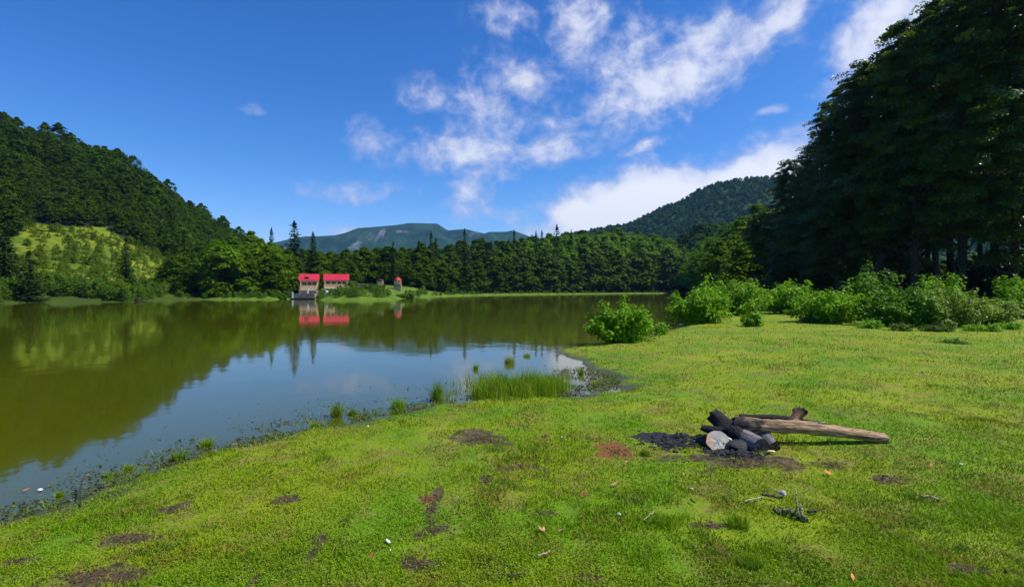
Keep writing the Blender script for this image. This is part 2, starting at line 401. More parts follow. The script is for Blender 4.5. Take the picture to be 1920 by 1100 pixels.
BARE = [(905, 824, 66, 19), (205, 1085, 120, 28), (985, 880, 40, 8), (310, 940, 30, 14), (235, 1005, 60, 14), (520, 935, 45, 12), (1560, 868, 38, 9), (1400, 862, 130, 14),
        (810, 960, 16, 40), (820, 998, 20, 8), (915, 905, 22, 10), (1670, 898, 60, 8), (1650, 985, 26, 14), (1850, 1075, 60, 16), (600, 1015, 18, 22), (1100, 1092, 40, 12),
        (770, 1058, 40, 14), (480, 1088, 12, 14), (1010, 965, 26, 6), (40, 1045, 40, 10), (1330, 985, 30, 8)]
RED = [(1155, 845, 42, 17), (1110, 821, 18, 5), (800, 940, 16, 7), (1022, 815, 12, 4)]
ASH = [(1265, 828, 58, 19), (1390, 846, 60, 13)]
def masks(x, y):
    b = np.zeros(x.shape); 
    for e in BARE: b = np.maximum(b, ell(x, y, *e) * (1.0 if e[2] > 58 else .85))
    r_ = np.zeros(x.shape)
    for e in RED: r_ = np.maximum(r_, ell(x, y, *e))
    a_ = np.zeros(x.shape)
    for e in ASH: a_ = np.maximum(a_, ell(x, y, *e))
    return b, r_, a_
def meadow(x, y):
    a = np.arctan2(x, y); r = np.hypot(x, y)
    lim = np.interp(a, [ang_of(-60), ang_of(0), ang_of(60), ang_of(150), ang_of(250), ang_of(330), ang_of(345)], [120, 150, 172, 172, 170, 166, 120])
    return (r < lim + fbm(x, y, 14, 3, 5) * 14) & (a < ang_of(352)) & (a > ang_of(-300)) & (y > 40)
b_, r__, a__ = masks(GX, GY)
farA = sstep(GY, 30, 60)
mead = meadow(GX, GY) * farA * sstep(SDV, .8, 2.5)
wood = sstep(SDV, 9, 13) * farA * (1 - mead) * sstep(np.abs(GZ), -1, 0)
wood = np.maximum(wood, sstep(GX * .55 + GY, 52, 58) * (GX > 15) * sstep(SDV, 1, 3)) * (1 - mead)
wet = (1 - sstep(GZ + fbm(GX, GY, .2, 3, 90) * .05, .02, .085)) * (1 - farA) * .9 * (SDV < 1.6)
idx = (np.arange(na)[:, None] * nr + np.arange(nr)[None])
i2 = np.roll(idx, -1, axis=0)
Fq = np.stack([idx[:, :-1], idx[:, 1:], i2[:, 1:], i2[:, :-1]], -1).reshape(-1, 4)
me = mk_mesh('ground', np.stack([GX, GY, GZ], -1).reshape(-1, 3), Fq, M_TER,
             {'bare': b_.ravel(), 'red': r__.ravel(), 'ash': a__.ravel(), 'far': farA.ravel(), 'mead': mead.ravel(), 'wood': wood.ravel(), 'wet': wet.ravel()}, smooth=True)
tag(link('ground', me), 'short green lawn and wooded banks round the lake', 'ground', kind='structure')
# water sheet
lx0, ly0 = LAKE.min(0) - 12; lx1, ly1 = LAKE.max(0) + 12
me = mk_mesh('lake_water', np.array([(lx0, ly0, 0), (lx1, ly0, 0), (lx1, ly1, 0), (lx0, ly1, 0)]), np.array([[0, 1, 2, 3]]), M_WATER)
tag(link('lake_water', me), 'calm olive green lake water mirroring hills and sky', 'water', kind='structure')
def gz(x, y):
    return float(height(np.array([float(x)]), np.array([float(y)]))[0])
def gza(x, y): return height(np.asarray(x, float), np.asarray(y, float))
def on_ground(u, v):
    z = .2
    for _ in range(6):
        p = P(u, v, z); z = max(gz(p[0], p[1]), -.02)
    p[2] = z; return p

# ------------------------------------------------------------------ distant hills
def hill_mesh(name, pu, pv, yr, y0, y1, m, us, ny=40, nz=12, seed=1, tree=0):
    ua = np.arange(us[0], us[1], us[2]); ridge = np.interp(ua, pu, pv)
    ys = np.linspace(y0, y1, ny); UU, YY = np.meshgrid(ua, ys, indexing='ij')
    xs = (UU - U0) / F * yr                     # straight in world space: the ridge runs across at depth yr
    hr = (CAMZ + (V0 - ridge) / F * yr - tree)[:, None]
    s = np.where(YY < yr, sstep(YY, y0, yr) * .5 + np.clip((YY - y0) / (yr - y0), 0, 1) * .5, 1 - .5 * sstep(YY, yr, y1))
    nzv = fbm(xs, YY, 110, 5, seed)
    Zv = hr * s + nzv * nz * 2 * s * (1 - np.exp(-((YY - yr) / 110) ** 2) * .96)
    Zv = np.maximum(Zv, -3)
    n_, k_ = Zv.shape; id_ = np.arange(n_)[:, None] * k_ + np.arange(k_)[None]
    Fq = np.stack([id_[:-1, :-1], id_[1:, :-1], id_[1:, 1:], id_[:-1, 1:]], -1).reshape(-1, 4)
    o = link(name, mk_mesh(name, np.stack([xs, YY, Zv], -1).reshape(-1, 3), Fq, m, smooth=True))
    def zat(x, y):
        ui = np.clip((x / yr * F + U0 - ua[0]) / us[2], 0, n_ - 1.001); yi = np.clip((y - y0) / (y1 - y0) * (ny - 1), 0, k_ - 1.001)
        a, b = ui.astype(int), yi.astype(int); fa, fb = ui - a, yi - b
        return (Zv[a, b] * (1 - fa) + Zv[a + 1, b] * fa) * (1 - fb) + (Zv[a, b + 1] * (1 - fa) + Zv[a + 1, b + 1] * fa) * fb
    return o, zat
def mountain_mat(name, c1, c2, rock, amount, sc_=.012):  # rock: third colour, laid on in stretched noise patches
    m, t = mat(name); g = geo(t)
    c = t.mix(t.ramp(t.noise(g, sc_, 6, .65), .4, .6), c1, c2)
    mp = t.node('ShaderNodeMapping'); t.link(g, mp.inputs[0]); mp.inputs['Scale'].default_value = (1, .4, .35)
    patch_fac = t.ramp(t.noise(mp.outputs[0], sc_ * .9, 6, .6, .4), 1 - amount, 1 - amount + .13)
    c = t.mix(patch_fac, c, rock)
    out(t, principled(t, c, .9, .05, bump(t, t.noise(g, .06, 5, .7), 1.0, 6))); return m
M_MTN = mountain_mat('far_mountain_slopes', (.008, .030, .014), (.022, .060, .022), (.15, .16, .17), .44, .010)  # pale patches paint mist wisps, as well as cliffs, into the slope colour
M_HILL = mountain_mat('forested_hill', (.010, .030, .008), (.03, .07, .016), (.03, .06, .016), .3, .03)
mu = [300, 480, 518, 536, 571, 593, 628, 647, 671, 702, 745, 767, 820, 830, 840, 873, 888, 909, 917, 967, 990, 1050, 1150, 1300]
mv = [530, 470, 454, 450, 443, 443, 441, 436, 427, 425, 421, 417.5, 419, 426, 432, 429, 433, 438, 435, 433, 442, 462, 500, 541]
o, _ = hill_mesh('mountain', mu, mv, 2400, 1700, 2850, M_MTN, (300, 1300, 3), 60, 34, 5)
tag(o, 'hazy blue green mountain with pale painted mist and cliffs far beyond the lake', 'mountain', kind='structure')
hu = [800, 900, 1000, 1122, 1184, 1215, 1253, 1268, 1310, 1346, 1385, 1425, 1500, 1700, 2100, 2600]
hv = [541, 490, 450, 424, 414, 398, 379, 378, 352, 339, 331, 328, 326, 332, 380, 500]
HT = 7
o, zhill = hill_mesh('hill', hu, hv, 800, 480, 1050, M_HILL, (800, 2600, 6), 60, 10, 8, HT)
tag(o, 'forested hill rising behind the wood on the right', 'hill', kind='structure')

# ------------------------------------------------------------------ trees
def broadleaf(seed, H=10., Rc=3.1, z0=1.4, nclump=70, nleaf=60, ls=.26, flat=.45, droop=.25, top=.75, trunk_r=.16, lean=0., fill=.35, cz=(.20, .16), outl=.0):
    """returns crown (V, F, tint) and trunk (V, F)"""
    rg = np.random.default_rng(seed)
    # clump centres: on whorled limbs filling an uneven egg
    t = rg.random(nclump) ** .85; zc = z0 + (H - z0) * t
    prof = np.sin(np.clip((t * (.80 if outl > .3 else .93) + .12), 0, 1) * math.pi) ** .55 * (1 - t * .35)
    prof = prof * (1 + .18 * np.sin(t * 9 + seed))
    ph = rg.random(nclump) * 2 * math.pi
    rr = Rc * prof * (fill + (1 - fill) * rg.random(nclump) ** .45) * (1 + .22 * np.sin(ph * 2 + seed) + .12 * np.sin(ph * 5 + seed * 2))
    C = np.stack([rr * np.cos(ph) + lean * zc, rr * np.sin(ph), zc], 1)
    cs_ = (cz[0] + cz[1] * rg.random(nclump)) * Rc * (1.15 - .5 * t)
    rr = rr * (1 + outl * (rg.random(nclump) ** 3) * (1 + 1.0 * (rg.random(nclump) < .12))); C[:, 0] = rr * np.cos(ph) + lean * zc; C[:, 1] = rr * np.sin(ph)
    shade = rg.random(nclump)
    LC, LN, TT = [], [], []
    for k in range(nclump):
        n = int(nleaf * (.6 + .8 * rg.random()))
        d = unit(rg.normal(size=(n, 3))); rad = rg.random(n) ** .42
        p = d * rad[:, None] * cs_[k] * np.array([1.25, 1.25, flat * 1.25])
        outv = np.array([math.cos(ph[k]), math.sin(ph[k])])
        if outl > .3:       # long drooping sprays of a big open crown
            a_ = d[:, 0] * rad * cs_[k] * 2.3; b_s = d[:, 1] * rad * cs_[k] * .95
            p = np.stack([a_ * outv[0] - b_s * outv[1], a_ * outv[1] + b_s * outv[0], d[:, 2] * rad * cs_[k] * flat - .05 * a_ ** 2], 1)
        p[:, 2] -= droop * np.maximum((p[:, 0] * outv[0] + p[:, 1] * outv[1]), -.3)
        LC.append(C[k] + p)
        nv = unit(d * .6 + np.array([outv[0] * .35, outv[1] * .35, .9]) + rg.normal(size=(n, 3)) * .38)
        LN.append(nv)
        TT.append(np.clip(.18 + .42 * shade[k] + .35 * rg.random(n), 0, 1))
    LC = np.vstack(LC); LN = np.vstack(LN); TT = np.concatenate(TT)
    s = ls * (.7 + .6 * rg.random(len(LC)))
    V, Fc = cards(LC, LN, s, s * .62, rg)
    crown = (V, Fc, np.repeat(TT, 4))
    mb = MB()
    n = 9; zz = np.linspace(-.3, H * .9, n); px = np.cumsum(rg.normal(size=n)) * .012 * H * .3 + lean * zz; py = np.cumsum(rg.normal(size=n)) * .012 * H * .3
    path = np.stack([px, py, zz], 1); path[0, :2] = path[1, :2]
    rad = trunk_r * (1 - np.linspace(0, 1, n)) ** .8 + .015; rad[0] *= 1.5
    mb.add(*tube(path, rad, 8, .06, seed))
    for k in rg.choice(nclump, min(nclump, 26), replace=False):
        zb = max(z0 * .75, C[k, 2] - rr[k] * .55 - .2); zb = min(zb, H * .82)
        bx = np.interp(zb, zz, path[:, 0]); by = np.interp(zb, zz, path[:, 1])
        a = np.array([bx, by, zb]); b = C[k]; mid = (a + b) / 2 + np.array([0, 0, -.04 * H * .3])
        r0 = np.interp(zb, zz, rad) * .45
        mb.add(*tube([a, mid, b], [r0, r0 * .6, r0 * .15], 5, 0, 1, caps=False))
    return crown, mb
def conifer(seed, H=12., Rc=2.2, nwh=26, ls=.24):
    rg = np.random.default_rng(seed); LC, LN, TT, LT = [], [], [], []
    for k in range(nwh):
        t = k / nwh; z = .6 + (H - .7) * t ** .95
        rad = Rc * (1 - t) ** .8 * (.85 + .3 * rg.random()) + .1
        nb = max(5, int(12 * (1 - t) + 4)); ph0 = rg.random() * 6
        for j in range(nb):
            ph = ph0 + j / nb * 2 * math.pi + rg.normal() * .15; L = rad * (.7 + .4 * rg.random())
            n = max(4, int(L / .14)); s = rg.random(n) ** .7 * L
            wd = .20 * (1 - s / L * .6) * Rc * .5
            off = rg.normal(size=n) * wd
            p = np.stack([np.cos(ph) * s - np.sin(ph) * off, np.sin(ph) * s + np.cos(ph) * off, z - s * .28 + .10 * (s / L) ** 2 * L - np.abs(off) * .3 + rg.normal(size=n) * .06], 1)
            LC.append(p); LN.append(unit(rg.normal(size=(n, 3)) * .45 + np.array([np.cos(ph) * .35, np.sin(ph) * .35, .9])))
            LT.append(np.tile([np.cos(ph), np.sin(ph), -.25], (n, 1)) + rg.normal(size=(n, 3)) * .4)
            TT.append(np.clip(.15 + .5 * s / L * rg.random() + .3 * rg.random(n), 0, 1))
    n = 30; LC.append(np.stack([rg.normal(size=n) * .05, rg.normal(size=n) * .05, H - rg.random(n) * 1.0], 1)); LN.append(unit(rg.normal(size=(n, 3)))); LT.append(np.tile([0, 0, 1.], (n, 1))); TT.append(rg.random(n) * .5)
    LC = np.vstack(LC); LN = np.vstack(LN); LT = np.vstack(LT); TT = np.concatenate(TT); s = ls * (.7 + .6 * rg.random(len(LC)))
    V, Fc = cards(LC, LN, s, s * .45, rg, LT)
    mb = MB(); zz = np.linspace(-.3, H * .97, 7)
    mb.add(*tube(np.stack([zz * 0, zz * 0, zz], 1), .15 * (1 - np.linspace(0, 1, 7)) + .012, 7, .04, seed))
    return (V, Fc, np.repeat(TT, 4)), mb
def proto(kind, seed, m, **kw):
    cr, mb = (broadleaf if kind == 'b' else conifer)(seed, **kw)
    c = mk_mesh('crown', cr[0], cr[1], m, {'tint': cr[2]}); t = mb.mesh('trunk', M_BARK, True)
    return dict(c=c, t=t, H=kw['H'], raw=cr)
def place(p, name, label, cat, x, y, h, rz, group, z=None, wid=1.0):
    z = gz(x, y) if z is None else z
    s = h / p['H']
    r_ = thing(name, label, cat, (x, y, z), rz, group)
    link('crown', p['c'], r_, scale=(s * wid, s * wid, s)); link('trunk', p['t'], r_, scale=(s * wid, s * wid, s))
    return r_
FARB = [proto('b', 11 + k, M_FOL, H=10., Rc=(3.0, 3.5, 2.7, 3.2, 2.6)[k], z0=(.9, 1.2, .8, 1.0, 1.1)[k], nclump=110, nleaf=55, ls=.20, flat=.75, cz=(.15, .17), outl=.15) for k in range(5)]
FARH = [dict(p, c=p['c'].copy()) for p in FARB]
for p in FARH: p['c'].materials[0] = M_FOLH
FARC = [proto('c', 31 + k, M_CON, H=12., Rc=(2.0, 1.7, 2.4)[k], nwh=28) for k in range(3)]

def pack(items):    # many small plants merged into one mesh: items of (raw crown, x, y, z, scale, rot, tint shift, subset, grow)
    Vs, Fs, Ts, n = [], [], [], 0
    for (raw, x, y, z, s, rz, dt, sub, grow, sd_) in items:
        V, Fc, T = raw; m_ = len(Fc); rg = np.random.default_rng(sd_)
        sel = rg.choice(m_, int(m_ * sub), replace=False)
        Q = V[Fc[sel]]; c = Q.mean(1, keepdims=True); Q = c + (Q - c) * grow
        Q = Q.reshape(-1, 3) * (np.array([1.35, 1.35, .95]) * s); cr, sr = math.cos(rz), math.sin(rz)
        W = np.stack([Q[:, 0] * cr - Q[:, 1] * sr + x, Q[:, 0] * sr + Q[:, 1] * cr + y, Q[:, 2] + z], 1)
        Vs.append(W); Fs.append(np.arange(len(W)).reshape(-1, 4) + n); n += len(W)
        Ts.append(np.clip(T[Fc[sel]].reshape(-1) + dt, 0, 1))
    return np.vstack(Vs), np.vstack(Fs), np.concatenate(Ts)

rg = np.random.default_rng(99)
TOP_U = [-300, 250, 330, 360, 400, 440, 480, 515, 545, 575, 605, 640, 690, 760, 850, 900, 960, 1040, 1100, 1180, 1250, 1300, 1340, 1380, 1430, 1600]
TOP_V = [520, 500, 480, 462, 452, 446, 434, 455, 470, 470, 474, 478, 466, 464, 460, 452, 450, 440, 432, 430, 424, 414, 402, 398, 380, 380]
cand = []   # x, y, h, region
# belt along the far shore, several rows deep
for dist, fac, step in ((12, .60, 5.0), (17, .78, 5.5), (24, .90, 6.0), (34, .96, 6.5), (48, 1.0, 7.5), (66, 1.02, 9)):
    pts = [P(u, v, 0) for u, v in SH_PIX if u > 200]
    pts = np.array([p[:2] for p in pts] + [(100, 262)])
    seg = np.linalg.norm(np.diff(pts, axis=0), axis=1); cum = np.concatenate([[0], np.cumsum(seg)])
    for s in np.arange(0, cum[-1], step):
        q = np.array([np.interp(s, cum, pts[:, 0]), np.interp(s, cum, pts[:, 1])])
        q2 = np.array([np.interp(min(s + 1, cum[-1]), cum, pts[:, 0]), np.interp(min(s + 1, cum[-1]), cum, pts[:, 1])]) ; tg_ = q2 - q
        if np.linalg.norm(tg_) < 1e-6: continue
        tg_ = tg_ / np.linalg.norm(tg_); nrm = np.array([-tg_[1], tg_[0]])
        c = q + nrm * (dist + rg.normal() * 1.6) + tg_ * rg.normal() * 1.5
        x, y = c; u = U0 + x / y * F
        if u < 262 or u > 1500: continue
        if u < 345 and dist < 30 and not 285 < u < 330: continue
        if (540 < u < 790 and y < 113) or (690 < u < 790 and y < 130) or float(lake_sd(np.array([x]), np.array([y]))[0]) < 4: continue
        tv = np.interp(u, TOP_U, TOP_V)
        ztop = CAMZ + (V0 - tv) / F * y; zg = gz(x, y)
        h = (ztop - zg) * (fac * (.86 + .14 * rg.random()))
        if h > 4: cand.append((x, y, min(h, 24), 'shore'))
# right-hand shore, running away behind the bushes
for row in range(7):
    for y in np.arange(78, 300, 6.5):
        x0_ = np.interp(y, [60, 66, 120, 270], [24, 25, 43, 96])
        x = x0_ + 5 + row * 6.5 + rg.normal() * 1.4; yy = y + rg.normal() * 1.5
        u = U0 + x / yy * F
        if u > 1560 or u < 1255: continue
        tv = np.interp(u, TOP_U, TOP_V); ztop = CAMZ + (V0 - tv) / F * yy
        h = (ztop - gz(x, yy)) * (.80 + .2 * rg.random()) * (.72 if row == 0 else .88 if row == 1 else 1)
        if h > 4: cand.append((x, yy, min(h, 22), 'right'))
# left hill
tries = 0; pl = []
grid = {}
while tries < 16000:
    tries += 1
    a = rg.uniform(ang_of(-330), ang_of(520)); r_ = math.sqrt(rg.uniform(92 ** 2, 285 ** 2))
    x, y = r_ * math.sin(a), r_ * math.cos(a)
    S = np.interp(a, HL_A, HL_S)
    if r_ < S + 2: continue
    if meadow(np.array([x]), np.array([y]))[0]: continue
    key = (int(x // 5), int(y // 5)); mind = 3.15
    if any((x - q[0]) ** 2 + (y - q[1]) ** 2 < mind ** 2 for i in (-1, 0, 1) for j in (-1, 0, 1) for q in grid.get((key[0] + i, key[1] + j), ())): continue
    grid.setdefault(key, []).append((x, y)); pl.append((x, y, r_))
for x, y, r_ in pl:
    cand.append((x, y, float(np.clip(5.0 * math.exp(rg.normal() * .20) * (1 + .6 * float(fbm(np.array([x]), np.array([y]), 22, 2, 8)[0])), 4.2, 8.6)), 'hill'))
vis = [(c[2] / c[1], c) for c in cand if -70 < U0 + c[0] / c[1] * F < 1560]
vis.sort(key=lambda q: -q[0])
NIND = 236
ind = [c for _, c in vis[:NIND]]; ids = set(map(id, ind)); rest = [c for c in cand if id(c) not in ids]
LAB = {'shore': ('dark green leafy tree in the dense wood lining the far shore', 'leafy trees lining the far shore'),
       'right': ('leafy tree in the wood on the right shore behind the bushes', 'leafy trees on the right shore'),
       'hill': ('leafy tree in the forest covering the left hillside', 'leafy trees covering the left hillside')}
for i, (x, y, h, reg) in enumerate(ind):
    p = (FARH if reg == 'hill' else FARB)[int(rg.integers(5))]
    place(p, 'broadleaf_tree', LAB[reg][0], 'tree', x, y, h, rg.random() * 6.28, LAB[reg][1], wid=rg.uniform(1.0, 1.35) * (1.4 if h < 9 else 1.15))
items = []
for i, (x, y, h, reg) in enumerate(rest):
    s = h / 10.; far_ = math.hypot(x, y) > 150
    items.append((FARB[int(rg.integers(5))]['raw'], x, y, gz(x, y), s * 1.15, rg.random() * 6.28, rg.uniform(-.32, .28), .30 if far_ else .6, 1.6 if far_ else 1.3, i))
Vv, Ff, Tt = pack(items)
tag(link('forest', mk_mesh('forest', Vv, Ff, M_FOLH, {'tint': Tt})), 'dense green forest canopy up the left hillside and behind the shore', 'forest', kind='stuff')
# canopy of the hill beyond
items = []
for i in range(3600):
    y = rg.uniform(560, 830); x = rg.uniform(60, 760)
    zz = float(zhill(np.array([x]), np.array([y]))[0])
    items.append((FARB[i % 5]['raw'], x, y, zz - 2.8, rg.uniform(.7, 1.0), rg.random() * 6.28, rg.uniform(-.25, .25), .011, 8.0, i))
Vv, Ff, Tt = pack(items)
tag(link('forest', mk_mesh('forest', Vv, Ff, M_HILLV, {'tint': Tt})), 'continuous tree canopy covering the distant hill on the right', 'forest', kind='stuff')
print('trees: individual', len(ind), 'rest', len(rest))

# conifers that stand out of the woods
def conif(u, vtop, y, label, wid=1.0, group=None, k=0):
    if u > 640: y = max(y, P(u, np.interp(u, [q[0] for q in SH_PIX], [q[1] for q in SH_PIX]), 0)[1] + 34)
    x = (u - U0) / F * y; z = gz(x, y); h = CAMZ + (V0 - vtop) / F * y - z
    place(FARC[k], 'conifer_tree', label, 'tree', x, y, h, k * 1.3 + u, group, z, wid * 1.35)
conif(552, 414, 118, 'tallest dark conifer rising above the wood to the left of the red roofed houses', .95, k=2)
conif(509, 427, 128, 'slim conifer tip just left of the tallest shore conifer', .6, k=1)
conif(587, 434, 120, 'dark conifer rising right behind the left red roofed house', .8, k=0)
conif(737, 453, 128, 'small pointed conifer tip above the wood left of the far blue mountain summit', .6, k=1)
conif(785, 450, 135, 'short dark conifer tip left of the pair in front of the mountain', .6, k=0)
conif(808, 434, 140, 'taller conifer of the pair in front of the blue mountain', .6, k=1)
conif(817, 446, 141, 'lower conifer of the pair in front of the blue mountain', .6, k=0)
conif(871, 429, 150, 'narrow dark conifer standing in front of the end of the blue mountain', .62, k=1)
conif(921, 452, 160, 'short conifer above the wood right of the blue mountain end', .55, k=0)
conif(954, 448, 165, 'low conifer just left of the slim one before the low ridge', .55, k=2)
conif(964, 431, 170, 'slim conifer in front of the low ridge right of the blue mountain', .55, k=1)
conif(1005, 433, 185, 'left of two slim close conifers left of the white cloud bank', .5, k=1)
conif(1016, 432, 188, 'right of two slim close conifers left of the white cloud bank', .5, k=0)
conif(1044, 421, 190, 'broad tall conifer rising against the white cloud bank', .72, k=2)
conif(1071, 430, 195, 'tiny slim conifer tip right of the broad one against the cloud', .45, k=1)
conif(55, 470, 74, 'dark conifer standing low on the left bank by the orange earth', 1.15, k=2)
conif(236, 446, 84, 'dark conifer standing alone in the middle of the yellow green meadow', .8, k=0)
conif(8, 420, 78, 'tall dark conifer at the left edge of the picture', 1.2, k=2)
conif(-70, 440, 80, 'conifer just outside the left edge', 1.2, k=0)
for i, (u, v, y, wd) in enumerate([(102, 392, 148, .9), (143, 398, 142, .85), (60, 402, 140, .9), (188, 420, 150, .7), (250, 398, 166, .8), (272, 410, 150, .8), (322, 420, 148, .8), (345, 432, 140, .8),
                                  (85, 300, 205, .8), (300, 405, 190, .7), (20, 382, 150, .9), (120, 415, 136, .8), (150, 425, 131, .9), (40, 330, 190, .7), (210, 288, 245, .8), (292, 336, 245, .7), (350, 372, 240, .7), (436, 428, 250, .7)]):
    conif(u, v, y, 'dark conifer among the leafy trees of the left hillside', wd, 'dark conifers on the left hillside', i % 3) if i not in (4, 8, 9, 11, 13, 16) else None

# big trees on the right
BIG = [proto('b', 61, M_FOLD, H=24., Rc=5.4, z0=5.6, nclump=400, nleaf=170, ls=.125, flat=.55, droop=.18, trunk_r=.34, fill=.12, cz=(.07, .13), outl=.42),
       proto('b', 62, M_FOLD, H=24., Rc=4.7, z0=3.4, nclump=400, nleaf=170, ls=.125, flat=.55, droop=.18, trunk_r=.30, fill=.12, cz=(.07, .14), outl=.46),
       proto('b', 63, M_FOLD, H=24., Rc=6.0, z0=6.2, nclump=400, nleaf=170, ls=.13, flat=.5, droop=.2, trunk_r=.36, fill=.12, cz=(.06, .12), outl=.40)]
def big(u, vtop, y, label, k=0, wid=1.0, group=None, rz=None):
    x = (u - U0) / F * y; z = gz(x, y); h = CAMZ + (V0 - vtop) / F * y - z
    place(BIG[k], 'broadleaf_tree', label, 'tree', x, y, h, u * .7 if rz is None else rz, group, z, wid * (24. / h) ** .35)
big(1425, 400, 80, 'lit bright topped leafy tree at the left end of the tall dark wood', 1, .9)
big(1478, 300, 66, 'feathery leafy tree just left of the tall dark trees on the right', 1, .62)
big(1520, 330, 60, 'leafy tree low on the left slope of the tall dark wood', 0, .8)
big(1568, 190, 54, 'tall dark leafy tree forming the left shoulder of the right wood', 1, .85)
big(1640, 120, 50, 'tall dark leafy tree between the left shoulder tree and the upper ones', 0, .85)
big(1715, 45, 46, 'very tall dark leafy tree whose top nearly reaches the upper edge', 2, .8)
big(1600, 160, 57, 'dark leafy tree filling in behind the left shoulder tree', 2, .8)
big(1690, 90, 52, 'dark leafy tree just left of the very tall ones', 1, .8)
big(1760, 20, 49, 'dark leafy tree behind the two tallest at the upper edge', 0, .8)
big(1800, -15, 43, 'very tall dark leafy tree cut by the upper edge of the picture', 0, .85)
big(1905, -70, 40, 'very tall dark leafy tree at the right edge of the picture', 1, .95)
W2 = ('dark leafy tree deep in the tall wood on the right', 'dark trees deep in the tall right wood')
for i, (u, v, y) in enumerate([(1600, 210, 66), (1690, 130, 62), (1780, 60, 60), (1870, 10, 56), (1960, -30, 52), (2050, -60, 48), (1540, 270, 76), (1640, 230, 80), (1740, 170, 78), (1840, 120, 74), (1940, 80, 70), (2150, -40, 50),
                               (2040, 60, 68), (1700, 260, 100), (1800, 240, 98), (1900, 220, 95), (1600, 300, 104), (1500, 340, 100), (2000, 200, 90)]):
    big(u, v, y, W2[0], i % 3, .95, W2[1])
# dark undergrowth below them
items = []
rg = np.random.default_rng(5)
for i in range(170):
    u = rg.uniform(1400, 2150); y = rg.uniform(44, 90); x = (u - U0) / F * y
    if y < 60 - (u - 1400) * .03: continue
    items.append((FARB[i % 5]['raw'], x, y, gz(x, y) - .5, rg.uniform(.25, .48), rg.random() * 6, rg.uniform(-.3, 0), .5, 1.3, i))
Vv, Ff, Tt = pack(items)
tag(link('undergrowth', mk_mesh('undergrowth', Vv, Ff, M_FOLD, {'tint': Tt})), 'dark shaded undergrowth beneath the tall trees on the right', 'undergrowth', kind='stuff')
# meadow growth on the hill and leafy growth on the banks
items = []
while len(items) < 520:
    a = rg.uniform(ang_of(-250), ang_of(350)); r_ = math.sqrt(rg.uniform(85 ** 2, 172 ** 2)); x, y = r_ * math.sin(a), r_ * math.cos(a)
    if not meadow(np.array([x]), np.array([y]))[0] or lake_sd(np.array([x]), np.array([y]))[0] < 1.5: continue
    s = rg.uniform(.06, .15) * (1.9 if r_ < 105 else 1)
    items.append((FARB[len(items) % 5]['raw'], x, y, gz(x, y) - .3 * s * 4, s * 1.6, rg.random() * 6, rg.uniform(-.3, .4), .14, 1.6, len(items)))
Vv, Ff, Tt = pack(items); 
tag(link('meadow_growth', mk_mesh('meadow_growth', Vv, Ff, M_MEAD, {'tint': Tt})), 'low bracken and scrub growing over the sunny clearing on the left hill', 'undergrowth', kind='stuff')
items = []
for i in range(1000):
    u = rg.uniform(-80, 1270) if i < 620 else rg.uniform(-100, 316); v = np.interp(u, [q[0] for q in SH_PIX], [q[1] for q in SH_PIX])
    y0_ = P(u, v, 0)[1]; dd = rg.uniform(.6, 3.2) if u > 800 or 330 < u < 520 else rg.uniform(.8, 9)
    y = y0_ + dd * (2.2 if u > 800 else 1.4); x = (u - U0) / F * y
    if 540 < u < 596 or 734 < u < 758: continue
    s = rg.uniform(.05, .10) * (1.0 if (u > 800 or 330 < u < 520) else rg.uniform(.9, 1.9))
    if i >= 620: s *= 1.3; y = y0_ * rg.uniform(1.004, 1.09); x = (u - U0) / F * y
    items.append((FARB[i % 5]['raw'], x, y, gz(x, y) - .1, s * 1.3, rg.random() * 6, rg.uniform(-.1, .5), .10, 1.8, i))
Vv, Ff, Tt = pack(items)
tag(link('bank_growth', mk_mesh('bank_growth', Vv, Ff, M_FERN, {'tint': Tt})), 'bright green weeds along the water edge of the far bank', 'weeds', kind='stuff')

